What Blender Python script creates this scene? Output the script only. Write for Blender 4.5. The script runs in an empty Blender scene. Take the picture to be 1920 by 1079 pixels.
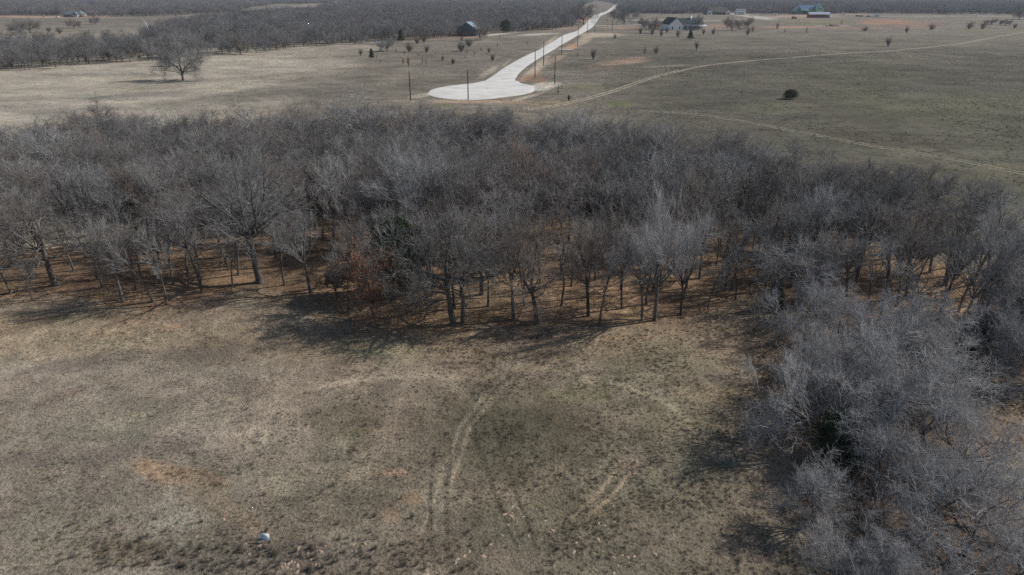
import bpy, math, random
import numpy as np
from mathutils import Matrix

# ------------------------------------------------------------------ camera, sky, sun, exposure
S = bpy.context.scene
CAM_H, PITCH, FPX = 30.0, 23.35, 1281.0        # metres, degrees below the horizon, focal length in photo pixels
cam = bpy.data.objects.new('camera', bpy.data.cameras.new('camera'))
S.collection.objects.link(cam)
cam.location = (0, 0, CAM_H)
cam.rotation_euler = (math.radians(90 - PITCH), 0, 0)
cam.data.sensor_width = 36
cam.data.lens = 36 * FPX / 1920
cam.data.clip_start = 0.5
cam.data.clip_end = 30000
S.camera = cam
SUN_EL = 37.0
SUN_DIR = np.array([1.0, 0.30])
az = math.atan2(SUN_DIR[0], SUN_DIR[1])
W = bpy.data.worlds.new('World'); S.world = W; W.use_nodes = True
nt = W.node_tree; nt.nodes.clear()
o_ = nt.nodes.new('ShaderNodeOutputWorld'); b_ = nt.nodes.new('ShaderNodeBackground'); s_ = nt.nodes.new('ShaderNodeTexSky')
s_.sky_type = 'NISHITA'; s_.sun_disc = False
s_.sun_elevation = math.radians(SUN_EL); s_.sun_rotation = az
b_.inputs[1].default_value = 0.075
nt.links.new(s_.outputs[0], b_.inputs[0]); nt.links.new(b_.outputs[0], o_.inputs[0])
sl = bpy.data.lights.new('sun', 'SUN'); sl.energy = 3.7; sl.angle = math.radians(0.5); sl.color = (1, 0.955, 0.89)
sun = bpy.data.objects.new('sun', sl); S.collection.objects.link(sun)
sun.rotation_euler = (math.radians(90 - SUN_EL), 0, math.pi - az)
S.view_settings.view_transform = 'Standard'; S.view_settings.look = 'None'
S.view_settings.gamma = 1; S.view_settings.exposure = 0.10
S.cycles.use_denoising = False; S.cycles.denoiser = 'OPENIMAGEDENOISE'; S.cycles.denoising_input_passes = 'RGB_ALBEDO_NORMAL'; S.cycles.denoising_prefilter = 'ACCURATE'
S.cycles.max_bounces = 4; S.cycles.diffuse_bounces = 3; S.cycles.glossy_bounces = 1
S.cycles.transparent_max_bounces = 8; S.cycles.volume_bounces = 0
S.cycles.use_adaptive_sampling = False
S.render.use_persistent_data = False

# ------------------------------------------------------------------ helpers: where a pixel of the photo meets the land
SP, CP = math.sin(math.radians(PITCH)), math.cos(math.radians(PITCH))
def at(px, py, z=0.0):
    """photo pixel -> X, Y on the plane at height z, and metres per pixel there"""
    u = (px - 960) / FPX; v = (539.5 - py) / FPX
    dy = CP + v * SP; dz = -SP + v * CP
    t = (z - CAM_H) / dz
    return u * t, dy * t, t / FPX
def proj(X, Y, Z=0.0):
    d = Y * CP - (Z - CAM_H) * SP
    d = np.where(np.abs(d) < 1e-3, 1e-3, d)
    v = (Y * SP + (Z - CAM_H) * CP) / d
    return 960 + FPX * X / d, 539.5 - FPX * v, d

RNG = np.random.default_rng(11)
_tabs = {}
def vnoise(x, y, seed):
    if seed not in _tabs: _tabs[seed] = np.random.default_rng(seed).random((256, 256))
    T = _tabs[seed]
    xi = np.floor(x).astype(np.int64); yi = np.floor(y).astype(np.int64)
    fx = x - xi; fy = y - yi
    fx = fx * fx * (3 - 2 * fx); fy = fy * fy * (3 - 2 * fy)
    a = T[xi & 255, yi & 255]; b = T[(xi + 1) & 255, yi & 255]; c = T[xi & 255, (yi + 1) & 255]; d = T[(xi + 1) & 255, (yi + 1) & 255]
    return (a * (1 - fx) + b * fx) * (1 - fy) + (c * (1 - fx) + d * fx) * fy
def fbm(x, y, seed, oct=3):
    s = 0; a = 1; n = 0
    for i in range(oct):
        s = s + a * vnoise(x * 2 ** i + 17.3 * i, y * 2 ** i + 5.1 * i, seed + i); n += a; a *= .55
    return s / n
def height(X, Y):
    X = np.asarray(X, float); Y = np.asarray(Y, float)
    D = np.hypot(X, Y)
    h = (fbm(X / 70, Y / 70, 3, 2) - .5) * 1.0 * np.clip(D / 120, .3, 1)
    near = np.clip((150 - D) / 60, 0, 1)
    h = h + near * ((fbm(X / 3.2, Y / 3.2, 9, 2) - .5) * .12 )
    return h
def hz(x, y): return float(height(np.array([x]), np.array([y]))[0])

def mesh_np(name, V, F, mats, midx=None, smooth=False):
    V = np.asarray(V, np.float32); F = np.asarray(F, np.int32)
    me = bpy.data.meshes.new(name); k = F.shape[1]
    me.vertices.add(len(V)); me.vertices.foreach_set('co', V.ravel())
    me.loops.add(F.size); me.loops.foreach_set('vertex_index', F.ravel())
    me.polygons.add(len(F))
    me.polygons.foreach_set('loop_start', np.arange(0, F.size, k, dtype=np.int32))
    try: me.polygons.foreach_set('loop_total', np.full(len(F), k, np.int32))
    except Exception: pass
    for m in (mats if isinstance(mats, (list, tuple)) else [mats]): me.materials.append(m)
    if midx is not None: me.polygons.foreach_set('material_index', np.asarray(midx, np.int32))
    if smooth: me.polygons.foreach_set('use_smooth', np.ones(len(F), bool))
    me.update(calc_edges=True)
    return me
def link(o): S.collection.objects.link(o); return o
def obj(name, me, parent=None, loc=None, rz=0):
    o = bpy.data.objects.new(name, me); link(o)
    if parent is not None: o.parent = parent
    if loc is not None: o.location = loc
    if rz: o.rotation_euler = (0, 0, rz)
    return o
def tag(o, label, cat, group=None):
    o['label'] = label; o['category'] = cat
    if group: o['group'] = group
    return o
def thing(name, label, cat, loc, rz=0, group=None):
    o = bpy.data.objects.new(name, None); link(o); o.location = loc; o.rotation_euler = (0, 0, rz)
    o.empty_display_size = .3
    return tag(o, label, cat, group)

# ------------------------------------------------------------------ materials
def mat(name, col, rough=.85, var=.0, scale=3.0, spec=.2, bump=0.0, metal=0.0, inst=None, rnd=None):
    """col: base colour; var: lightness swing of a noise; rnd: list of two colours picked by object random"""
    m = bpy.data.materials.new(name); m.use_nodes = True
    n = m.node_tree; p = n.nodes['Principled BSDF']
    p.inputs['Roughness'].default_value = rough
    p.inputs['Specular IOR Level'].default_value = spec
    p.inputs['Metallic'].default_value = metal
    rgb = n.nodes.new('ShaderNodeRGB'); rgb.outputs[0].default_value = (*col, 1); src = rgb.outputs[0]
    if inst:
        a = n.nodes.new('ShaderNodeAttribute'); a.attribute_type = 'INSTANCER'; a.attribute_name = inst; src = a.outputs['Color']
    if rnd:
        oi = n.nodes.new('ShaderNodeObjectInfo'); r = n.nodes.new('ShaderNodeValToRGB'); r.color_ramp.interpolation = 'LINEAR'
        while len(r.color_ramp.elements) < len(rnd): r.color_ramp.elements.new(.5)
        for i, c in enumerate(rnd):
            r.color_ramp.elements[i].position = i / max(1, len(rnd) - 1); r.color_ramp.elements[i].color = (*c, 1)
        n.links.new(oi.outputs['Random'], r.inputs[0]); src = r.outputs[0]
    if var or bump:
        tc = n.nodes.new('ShaderNodeTexCoord'); no = n.nodes.new('ShaderNodeTexNoise')
        no.inputs['Scale'].default_value = scale; no.inputs['Detail'].default_value = 3
        n.links.new(tc.outputs['Object'], no.inputs['Vector'])
        if var:
            mr = n.nodes.new('ShaderNodeMapRange')
            mr.inputs['From Min'].default_value = .3; mr.inputs['From Max'].default_value = .7
            mr.inputs['To Min'].default_value = 1 - var; mr.inputs['To Max'].default_value = 1 + var
            n.links.new(no.outputs['Fac'], mr.inputs['Value'])
            vm = n.nodes.new('ShaderNodeVectorMath'); vm.operation = 'SCALE'
            n.links.new(src, vm.inputs[0]); n.links.new(mr.outputs[0], vm.inputs['Scale']); src = vm.outputs[0]
        if bump:
            bp = n.nodes.new('ShaderNodeBump'); bp.inputs['Strength'].default_value = bump; bp.inputs['Distance'].default_value = .1
            n.links.new(no.outputs['Fac'], bp.inputs['Height']); n.links.new(bp.outputs[0], p.inputs['Normal'])
    n.links.new(src, p.inputs['Base Color'])
    return m

M = {}
M['bark'] = mat('bark', (.14, .125, .11), .95, .45, 2.5, .1, .5, rnd=[(.085, .075, .068), (.15, .14, .13), (.10, .09, .08), (.18, .17, .16)])
M['twig'] = mat('twig_bark', (.2, .2, .2), .9, .25, .7, .1, rnd=[(.18, .165, .15), (.28, .28, .28), (.23, .19, .165), (.36, .36, .36), (.16, .155, .15), (.27, .265, .265), (.25, .215, .19)])
M['pale_twig'] = mat('pale_twig_bark', (.3, .29, .28), .85, .25, .8, .1, rnd=[(.34, .34, .345), (.42, .41, .405)])
M['pale_bark'] = mat('pale_bark', (.38, .35, .31), .9, .3, 2.0, .1, .4)
M['far_twig'] = mat('far_twig_bark', (.2, .2, .2), .95, .25, .15, .05, rnd=[(.17, .17, .175), (.27, .27, .275), (.22, .20, .195), (.31, .305, .30), (.15, .155, .16)])
M['brown_leaf'] = mat('dead_leaf', (.2, .09, .04), .8, .5, 1.2, .15, rnd=[(.27, .12, .065), (.20, .10, .06)])
M['cedar_leaf'] = mat('cedar_foliage', (.03, .05, .02), .8, .5, 1.5, .15, rnd=[(.05, .072, .03), (.07, .085, .04), (.042, .065, .034)])
M['tuft'] = mat('dry_blade', (.3, .25, .18), .9, 0, 1, .1, inst='tcol')
M['stone'] = mat('pale_stone', (.42, .33, .25), .9, .3, 9, .1, rnd=[(.36, .28, .21), (.44, .31, .22), (.38, .34, .30)])
M['weed'] = mat('weed_stem', (.1, .09, .08), .9, 0, 1, .1, rnd=[(.13, .115, .10), (.19, .16, .13), (.15, .14, .11)])

# ------------------------------------------------------------------ image-space outlines used to place real ground features
def segdist(px, py, pts):
    best = np.full(px.shape, 1e9)
    for (x0, y0), (x1, y1) in zip(pts[:-1], pts[1:]):
        dx, dy = x1 - x0, y1 - y0; L = dx * dx + dy * dy
        t = np.clip(((px - x0) * dx + (py - y0) * dy) / L, 0, 1)
        best = np.minimum(best, np.hypot(px - x0 - t * dx, py - y0 - t * dy))
    return best
def inpoly(x, y, P):
    r = np.zeros(np.shape(x), bool); j = len(P) - 1
    for i in range(len(P)):
        xi, yi = P[i]; xj, yj = P[j]
        c = ((yi > y) != (yj > y)) & (x < (xj - xi) * (y - yi) / ((yj - yi) if yj != yi else 1e-9) + xi)
        r ^= c; j = i
    return r
def world_line(pts, z=0): return [at(a, b, z)[:2] for a, b in pts]

# woods: front edge given where trunks stand, back edge given by where 11 m crowns end
front = [(-330, 590), (0, 560), (120, 548), (300, 582), (400, 556), (500, 536), (600, 560), (690, 600), (860, 618), (1000, 612), (1230, 606), (1400, 560), (1480, 560), (1640, 600), (1790, 650), (1960, 690), (2150, 720)]
backt0 = [(2250, 400), (1920, 356), (1800, 338), (1640, 298), (1500, 272), (1400, 255), (1250, 238), (1100, 222), (900, 218), (700, 212), (560, 210), (400, 222), (250, 225), (120, 235), (0, 250), (-300, 270)]
backt = [(a, b - (40 if a < 150 else 30 if a < 500 else 22 if a < 1450 else 8)) for a, b in backt0]
WOODS = world_line(front) + [at(a, b, 10.5)[:2] for a, b in backt]
CLUMP = world_line([(1440, 640), (1560, 600), (1700, 640), (1830, 760), (1900, 900), (1990, 1150), (1500, 1150), (1490, 900), (1450, 740)])

# ------------------------------------------------------------------ ground colours
def ground_colour(X, Y):
    px, py, d = proj(X, Y, 0.0)
    ahead = (Y > 5)
    px = np.where(ahead, px, 0); py = np.where(ahead, py, 1300)
    D = np.hypot(X, Y)
    n1 = fbm(X / 9, Y / 9, 31, 4); n2 = fbm(X / 2.2, Y / 2.2, 41, 3); n3 = fbm(X / 30, Y / 30, 51, 3); n4 = fbm(X / .7, Y / .7, 61, 2)
    N = len(X)
    C = np.empty((N, 3))
    base_near = np.array([.235, .198, .155]); base_far = np.array([.205, .186, .152])
    t = np.clip((D - 90) / 60, 0, 1)[:, None]
    C[:] = base_near * (1 - t) + base_far * t
    def mix(col, a):
        a = np.clip(a, 0, 1)[:, None]
        C[:] = C * (1 - a) + np.array(col) * a
    def sm(v, a, b):
        t = np.clip((v - a) / (b - a), 0, 1); return t * t * (3 - 2 * t)
    def blob(cx, cy, rx, ry, col, s=1.0, ang=0, rag=.5):
        c, si = math.cos(math.radians(ang)), math.sin(math.radians(ang))
        x = px - cx; y = py - cy
        q = np.hypot((x * c + y * si) / rx, (-x * si + y * c) / ry) + (n2 - .5) * rag * 1.6 + (n1 - .5) * rag
        mix(col, s * sm(-q, -1.25, -.6))
    # --- near field
    nearf = (D < 110)
    mix((.29, .265, .225), .75 * nearf * sm(-px, -760, -250) * sm(py, 600, 700))          # paler, greyer grass to the left
    mix((.30, .235, .155), .55 * nearf * sm(-np.abs(py - 640), -60, -15))                   # warm band in front of the wood
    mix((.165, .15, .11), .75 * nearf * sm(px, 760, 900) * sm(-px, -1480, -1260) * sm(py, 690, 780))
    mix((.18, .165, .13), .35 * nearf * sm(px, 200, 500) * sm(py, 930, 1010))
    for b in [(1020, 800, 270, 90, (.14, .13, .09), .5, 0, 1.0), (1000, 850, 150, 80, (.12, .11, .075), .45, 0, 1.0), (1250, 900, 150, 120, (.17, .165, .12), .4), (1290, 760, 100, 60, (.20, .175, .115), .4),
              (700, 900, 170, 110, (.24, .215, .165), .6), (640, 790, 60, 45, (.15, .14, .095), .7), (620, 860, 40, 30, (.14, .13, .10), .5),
              (310, 835, 110, 26, (.18, .165, .155), .5, -6), (110, 858, 140, 20, (.185, .17, .155), .45), (170, 680, 150, 16, (.185, .165, .15), .6, -8), (360, 668, 170, 14, (.18, .165, .15), .5, -6),
              (120, 742, 60, 10, (.21, .15, .13), .6, -20), (290, 882, 60, 20, (.40, .27, .16), .7, 15), (370, 895, 60, 18, (.30, .215, .135), .6, 15),
              (740, 886, 24, 7, (.42, .28, .19), .85, 0), (775, 935, 22, 14, (.36, .235, .15), .7), (735, 965, 18, 20, (.36, .25, .165), .6),
              (210, 650, 90, 12, (.33, .29, .21), .6, -10), (220, 790, 60, 14, (.33, .305, .235), .6, -15), (330, 985, 60, 22, (.34, .32, .28), .7, -25), (535, 905, 40, 30, (.30, .285, .21), .6),
              (215, 625, 55, 8, (.42, .31, .20), .6), (325, 613, 14, 4, (.5, .33, .22), .9), (680, 650, 70, 22, (.27, .24, .14), .6), (740, 660, 60, 16, (.28, .25, .14), .5),
              (1330, 740, 90, 20, (.30, .25, .16), .6), (1170, 870, 20, 10, (.38, .28, .18), .6), (400, 940, 120, 22, (.28, .225, .15), .5, 30),
              (250, 1035, 60, 25, (.15, .12, .085), .6), (420, 1050, 120, 30, (.16, .15, .135), .6), (620, 1040, 90, 28, (.15, .14, .13), .6), (80, 1040, 120, 40, (.25, .225, .18), .6),
              (1240, 690, 120, 35, (.18, .17, .11), .6), (1090, 740, 60, 20, (.22, .21, .12), .6), (900, 760, 60, 20, (.15, .135, .09), .4), (1050, 950, 200, 50, (.16, .145, .10), .5),
              (60, 600, 120, 14, (.27, .225, .14), .6), (1900, 800, 40, 60, (.30, .22, .14), .8)]:
        blob(*b)
    # wheel tracks in the near field (each pair of ruts follows the same line)
    for pts, w, gap, col, s in [([(945, 640), (968, 668), (955, 705), (915, 745), (872, 800), (848, 870), (822, 940), (800, 1000), (790, 1079)], 5, 20, (.33, .285, .22), .6),
                                ([(560, 735), (660, 712), (800, 705), (900, 712), (935, 700), (938, 675)], 4, 12, (.32, .28, .215), .55),
                                ([(1090, 712), (1170, 722), (1240, 750), (1300, 790)], 3, 7, (.33, .29, .20), .6),
                                ([(960, 668), (1010, 690), (1090, 708), (1290, 700)], 3, 8, (.32, .28, .20), .4),
                                ([(1180, 868), (1140, 920), (1090, 968)], 5, 30, (.40, .31, .21), .65),
                                ([(500, 610), (515, 660), (505, 740), (480, 830), (470, 940)], 7, 28, (.33, .30, .24), .35),
                                ([(430, 690), (440, 700), (260, 760), (100, 790), (0, 800)], 5, 16, (.32, .29, .24), .3),
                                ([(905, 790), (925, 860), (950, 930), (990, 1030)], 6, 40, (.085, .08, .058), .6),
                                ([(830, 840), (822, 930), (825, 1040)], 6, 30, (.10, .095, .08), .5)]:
        for k in (-.5, .5):
            q = [(a + k * gap, b) for a, b in pts]
            dd = segdist(px, py, q)
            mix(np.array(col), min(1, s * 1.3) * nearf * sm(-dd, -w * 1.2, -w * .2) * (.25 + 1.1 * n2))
    # --- leaf litter under the trees (in the world, with a ragged edge)
    wx = X + (n1 - .5) * 7; wy = Y + (n2 - .5) * 3 + (n1 - .5) * 4
    inside = inpoly(wx, wy, WOODS)
    edge = inpoly(wx, wy + 3.2, WOODS) | inside
    mix((.26, .19, .13), .75 * edge)
    mix((.21, .145, .10), .85 * inside * (.55 + .7 * n2))
    mix((.36, .25, .155), .65 * inside * sm(n1, .52, .68))
    mix((.14, .095, .07), .6 * inside * sm(n3, .5, .62))
    cl = inpoly(wx, wy, CLUMP)
    mix((.17, .115, .08), .8 * cl)
    # --- middle and far land
    far = D > 100
    mix((.41, .375, .305), .88 * far * inside_field_left(px, py, n3, sm))
    mix((.105, .105, .080), .85 * far * sm(px, 1000, 1300) * sm(py, 50, 115))
    mix((.105, .108, .075), .6 * far * sm(px, 1300, 1700) * sm(n3, .45, .6) * sm(py, 80, 120))
    for b in [(100, 205, 170, 10, (.25, .235, .21), .6), (60, 185, 120, 5, (.26, .25, .22), .5, -3), (250, 182, 130, 7, (.24, .235, .21), .6, -4), (430, 186, 160, 12, (.22, .21, .175), .7, -5), (230, 140, 150, 3, (.25, .25, .22), .6),
              (60, 228, 60, 6, (.30, .29, .25), .6), (560, 165, 120, 18, (.20, .185, .155), .75, -8), (400, 150, 120, 4, (.27, .26, .225), .5, -4), (100, 235, 18, 3, (.28, .17, .10), .8),
              (1155, 119, 62, 5, (.34, .24, .18), .9, -5), (1180, 113, 40, 6, (.30, .20, .15), .8, -8), (1130, 127, 35, 4, (.30, .20, .15), .8, 0), (1245, 125, 50, 1.5, (.36, .31, .25), .8, -3),
              (1150, 128, 150, 9, (.12, .125, .095), .5), (1160, 197, 28, 6, (.13, .17, .05), .75), (1100, 165, 60, 6, (.135, .15, .07), .5), (830, 198, 20, 5, (.18, .19, .08), .7),
              (1610, 140, 120, 25, (.13, .135, .085), .5), (1700, 200, 180, 30, (.135, .145, .085), .45, 5), (1450, 205, 80, 12, (.17, .18, .11), .5), (1850, 195, 90, 20, (.16, .17, .09), .4), (1610, 255, 80, 14, (.115, .105, .075), .5, 14), (1745, 272, 70, 11, (.10, .09, .07), .6, 12),
              (1880, 320, 60, 20, (.16, .15, .095), .5), (1730, 110, 120, 12, (.175, .16, .13), .5), (1500, 90, 200, 12, (.19, .175, .145), .6),
              # bare red and orange soil, pale sand round the road
              (1660, 42, 55, 5, (.36, .20, .12), .95), (1720, 46, 40, 3, (.34, .19, .13), .8), (1500, 31, 70, 3, (.40, .28, .20), .9), (1530, 42, 70, 5, (.22, .20, .11), .8), (1480, 51, 60, 2.5, (.38, .25, .18), .9), (1560, 49, 35, 2.5, (.42, .36, .28), .8), (1350, 50, 45, 4, (.32, .20, .15), .7),
              (1640, 52, 130, 2.5, (.30, .19, .14), .6), (1165, 52, 40, 3, (.34, .22, .16), .9), (1125, 66, 45, 4, (.44, .38, .29), .9), (1095, 75, 22, 7, (.44, .36, .27), .9, -30), (1072, 88, 14, 5, (.44, .25, .13), .95, -20), (1060, 92, 12, 3, (.42, .30, .2), .8),
              (1040, 112, 26, 5, (.40, .31, .22), .8, -25), (1015, 118, 22, 6, (.42, .35, .27), .8, -40), (998, 135, 30, 7, (.44, .37, .28), .9, -35), (990, 145, 26, 5, (.38, .22, .13), .9, -20), (1010, 150, 18, 5, (.36, .21, .13), .8),
              (1016, 163, 30, 8, (.56, .52, .45), 1, -8), (1035, 158, 20, 4, (.45, .40, .32), .8), (985, 184, 40, 3, (.46, .41, .33), .9, -15), (905, 192, 100, 3.2, (.42, .30, .20), .9), (790, 180, 26, 4, (.46, .41, .32), .95, -8), (840, 190, 40, 3, (.42, .33, .23), .9),
              (760, 190, 30, 2.5, (.36, .31, .23), .6), (915, 135, 24, 5, (.42, .37, .29), .7, -30), (950, 118, 12, 2, (.40, .36, .28), .6, -40), (1030, 78, 22, 3, (.42, .36, .26), .8, -35), (980, 195, 60, 2, (.36, .25, .16), .8, 5), (1035, 192, 30, 3, (.34, .27, .15), .7),
              (1095, 37, 9, 6, (.38, .22, .14), .95), (1060, 54, 60, 2.5, (.33, .24, .19), .8), (920, 66, 45, 2.2, (.52, .47, .40), .95, -6), (1010, 65, 40, 2.0, (.50, .46, .40), .95, -3), (790, 71, 40, 2, (.36, .22, .16), .8), (850, 70, 60, 2, (.36, .23, .17), .7), (750, 74, 30, 1.5, (.34, .24, .18), .7),
              (1400, 30, 60, 2.5, (.5, .47, .42), .9, 6), (1300, 31, 130, 4, (.22, .205, .15), .7), (1420, 34, 30, 2, (.48, .44, .40), .8, 8), (1600, 27.5, 60, 2, (.33, .27, .2), .7),
              (110, 32, 120, 2.5, (.44, .31, .22), .9), (40, 31, 60, 1.8, (.42, .28, .2), .9), (560, 12, 90, 3, (.30, .25, .2), .6, -8), (1060, 11, 25, 3, (.33, .29, .22), .8), (1220, 38, 70, 2, (.40, .37, .33), .5), (800, 31, 28, 3, (.30, .28, .22), .9),
              (1870, 118, 60, 6, (.15, .14, .11), .4)]:
        if b[1] < 260: blob(*b, **({} if len(b) > 6 else {}), rag=.28) if len(b) <= 7 else blob(*b)
        else: blob(*b)
    C *= (.72 + .56 * n1)[:, None]
    C *= (.80 + .40 * n2)[:, None] ** np.where(D < 200, 1, .6)[:, None]
    C *= np.where(D < 130, .82 + .36 * n4, 1)[:, None]
    C *= (.84 + .32 * n3)[:, None]
    lum = C @ np.array([.3, .6, .1]); C[:] = lum[:, None] + (C - lum[:, None]) * np.where(inside, .86, .70)[:, None]
    C *= np.where(D[:, None] < 130, np.array([[1.13, 1.07, .97]]), np.array([[1.03, 1.0, .96]]))
    return np.clip(C, .01, .8), inside
def inside_field_left(px, py, n3, sm):
    # straw coloured pasture behind the wood on the left
    edge = 640 - (py - 110) * 1.0
    return sm(-(px - edge) + (n3 - .5) * 160, -90, 130) * sm(py, 40, 100)

# ------------------------------------------------------------------ ground: one sheet, finer near the middle of the view
rad = [0.0] + list(np.geomspace(3, 24, 14)) + list(np.geomspace(24.4, 1300, 560)) + list(np.geomspace(1330, 16000, 50))
rad = np.array(rad[1:])
ang = np.concatenate([np.linspace(-180, -52, 60, endpoint=False), np.linspace(-52, 52, 880), np.linspace(52, 180, 60, endpoint=False)[1:]])
A, R = np.meshgrid(np.radians(ang), rad)
GX = (R * np.sin(A)).ravel(); GY = (R * np.cos(A)).ravel()
GZ = height(GX, GY)
nr, na = R.shape
i = np.arange(nr - 1)[:, None]; j = np.arange(na)[None, :]; j2 = (j + 1) % na
F = np.stack([(i * na + j), (i * na + j2), ((i + 1) * na + j2), ((i + 1) * na + j)], -1).reshape(-1, 4)
F = F[:, ::-1]
# close the middle with a small fan made of quads
GX = np.append(GX, 0); GY = np.append(GY, 0); GZ = np.append(GZ, 0)
c_ = len(GX) - 1
jj = np.arange(0, na - 1, 2)
Fc = np.stack([np.full(len(jj), c_), (jj + 2) % na, jj + 1, jj], -1)
F = np.concatenate([F, Fc])
gm = bpy.data.materials.new('pasture_soil'); gm.use_nodes = True
g = gm.node_tree; gp = g.nodes['Principled BSDF']; gp.inputs['Roughness'].default_value = .95; gp.inputs['Specular IOR Level'].default_value = .05
ga = g.nodes.new('ShaderNodeAttribute'); ga.attribute_name = 'soil'
geo = g.nodes.new('ShaderNodeNewGeometry')
def gnoise(scale, lo, hi, det=4, stretch=None):
    no = g.nodes.new('ShaderNodeTexNoise'); no.inputs['Scale'].default_value = scale; no.inputs['Detail'].default_value = det; no.inputs['Roughness'].default_value = .65
    v = geo.outputs['Position']
    if stretch:
        mp = g.nodes.new('ShaderNodeMapping'); mp.inputs['Scale'].default_value = stretch; g.links.new(v, mp.inputs[0]); v = mp.outputs[0]
    g.links.new(v, no.inputs['Vector'])
    mr = g.nodes.new('ShaderNodeMapRange'); mr.inputs['From Min'].default_value = .33; mr.inputs['From Max'].default_value = .67
    mr.inputs['To Min'].default_value = lo; mr.inputs['To Max'].default_value = hi
    g.links.new(no.outputs['Fac'], mr.inputs['Value']); return no, mr
src = ga.outputs['Color']; hs = []
for sc, lo, hi, st in [(5.5, .62, 1.38, None), (1.6, .86, 1.14, None), (.35, .84, 1.16, None), (.06, .85, 1.15, (1, 2.2, 1)), (.02, .88, 1.12, (1, 1.6, 1))]:
    no, mr = gnoise(sc, lo, hi, stretch=st)
    vm = g.nodes.new('ShaderNodeVectorMath'); vm.operation = 'SCALE'
    g.links.new(src, vm.inputs[0]); g.links.new(mr.outputs[0], vm.inputs['Scale']); src = vm.outputs[0]; hs.append(no)
# a greener / redder drift so the land is not one hue
no, mr = gnoise(.13, 0, 1, 3)
mx = g.nodes.new('ShaderNodeMix'); mx.data_type = 'RGBA'; mx.blend_type = 'MULTIPLY'; mx.inputs[0].default_value = 1
cr = g.nodes.new('ShaderNodeValToRGB'); cr.color_ramp.elements[0].color = (.98, 1.0, .95, 1); cr.color_ramp.elements[1].color = (1.06, .98, .95, 1)
g.links.new(mr.outputs[0], cr.inputs[0]); g.links.new(src, mx.inputs[6]); g.links.new(cr.outputs[0], mx.inputs[7])
g.links.new(mx.outputs[2], gp.inputs['Base Color'])
bp = g.nodes.new('ShaderNodeBump'); bp.inputs['Strength'].default_value = .8; bp.inputs['Distance'].default_value = .18
g.links.new(hs[0].outputs['Fac'], bp.inputs['Height'])
bp2 = g.nodes.new('ShaderNodeBump'); bp2.inputs['Strength'].default_value = .7; bp2.inputs['Distance'].default_value = .2
g.links.new(hs[1].outputs['Fac'], bp2.inputs['Height']); g.links.new(bp.outputs[0], bp2.inputs['Normal']); g.links.new(bp2.outputs[0], gp.inputs['Normal'])
gme = mesh_np('ground', np.stack([GX, GY, GZ], 1), F, gm, smooth=True)
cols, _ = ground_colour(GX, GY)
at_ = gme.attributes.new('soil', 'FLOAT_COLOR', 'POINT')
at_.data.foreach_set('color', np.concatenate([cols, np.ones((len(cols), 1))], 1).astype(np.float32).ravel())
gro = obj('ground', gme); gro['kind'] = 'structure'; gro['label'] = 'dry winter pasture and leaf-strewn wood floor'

# ------------------------------------------------------------------ roads and dirt tracks
def ribbon(L, Rr, lift, n=None, rag=0.0, seed=5):
    """sheet between two world lines, following the land"""
    L = np.array(L); Rr = np.array(Rr)
    def resample(P, n):
        s = np.concatenate([[0], np.cumsum(np.hypot(*np.diff(P, axis=0).T))]); t = np.linspace(0, s[-1], n)
        return np.stack([np.interp(t, s, P[:, 0]), np.interp(t, s, P[:, 1])], 1)
    n = n or 200
    # resample by shared knots so both sides stay opposite each other
    k = np.linspace(0, len(L) - 1, n); kk = np.arange(len(L))
    a = np.stack([np.interp(k, kk, L[:, 0]), np.interp(k, kk, L[:, 1])], 1); b = np.stack([np.interp(k, kk, Rr[:, 0]), np.interp(k, kk, Rr[:, 1])], 1)
    if rag:
        r = np.random.default_rng(seed); w = (b - a)
        a = a - w * rag * (r.random((n, 1)) - .5); b = b + w * rag * (r.random((n, 1)) - .5)
    m = 7
    T = np.linspace(0, 1, m)[None, :, None]
    G = a[:, None] * (1 - T) + b[:, None] * T
    V = np.concatenate([G, (height(G[..., 0], G[..., 1]) + lift)[..., None]], -1)
    # edges tuck into the land
    V[:, 0, 2] -= lift + .02; V[:, -1, 2] -= lift + .02
    i = np.arange(n - 1)[:, None]; j = np.arange(m - 1)[None, :]
    F = np.stack([i * m + j, i * m + j + 1, (i + 1) * m + j + 1, (i + 1) * m + j], -1).reshape(-1, 4)
    return V.reshape(-1, 3), F
def join(parts):
    V = []; F = []; n = 0
    for v, f in parts:
        V.append(np.asarray(v)); F.append(np.asarray(f) + n); n += len(v)
    return np.concatenate(V), np.concatenate(F)
def smooth_line(P, n=60):
    P = np.array(P, float); k = np.linspace(0, len(P) - 1, n); out = []
    for t in k:
        i = min(int(t), len(P) - 2); f = t - i
        p0 = P[max(i - 1, 0)]; p1 = P[i]; p2 = P[i + 1]; p3 = P[min(i + 2, len(P) - 1)]
        out.append(.5 * ((2 * p1) + (-p0 + p2) * f + (2 * p0 - 5 * p1 + 4 * p2 - p3) * f * f + (-p0 + 3 * p1 - 3 * p2 + p3) * f ** 3))
    return out
M['concrete'] = mat('pale_concrete', (.68, .66, .62), .85, .13, .16, .2)
M['track'] = mat('track_dirt', (.37, .32, .25), .95, .3, .5, .05, .2)
M['gravel'] = mat('road_gravel', (.45, .43, .40), .95, .2, .3, .05)
Lp = [(907, 152), (922, 142), (948, 125), (980, 107), (1016, 90), (1052, 68), (1080, 58.5), (1095, 47), (1106, 35), (1112, 29)]
Rp = [(966, 152), (974, 138), (990, 124), (1010, 111), (1036, 95), (1069, 75), (1097, 60), (1113, 50), (1121, 39), (1128, 29)]
Lw = smooth_line(world_line(Lp)); Rw = smooth_line(world_line(Rp))
road = ribbon(Lw, Rw, .10, 240)
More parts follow.
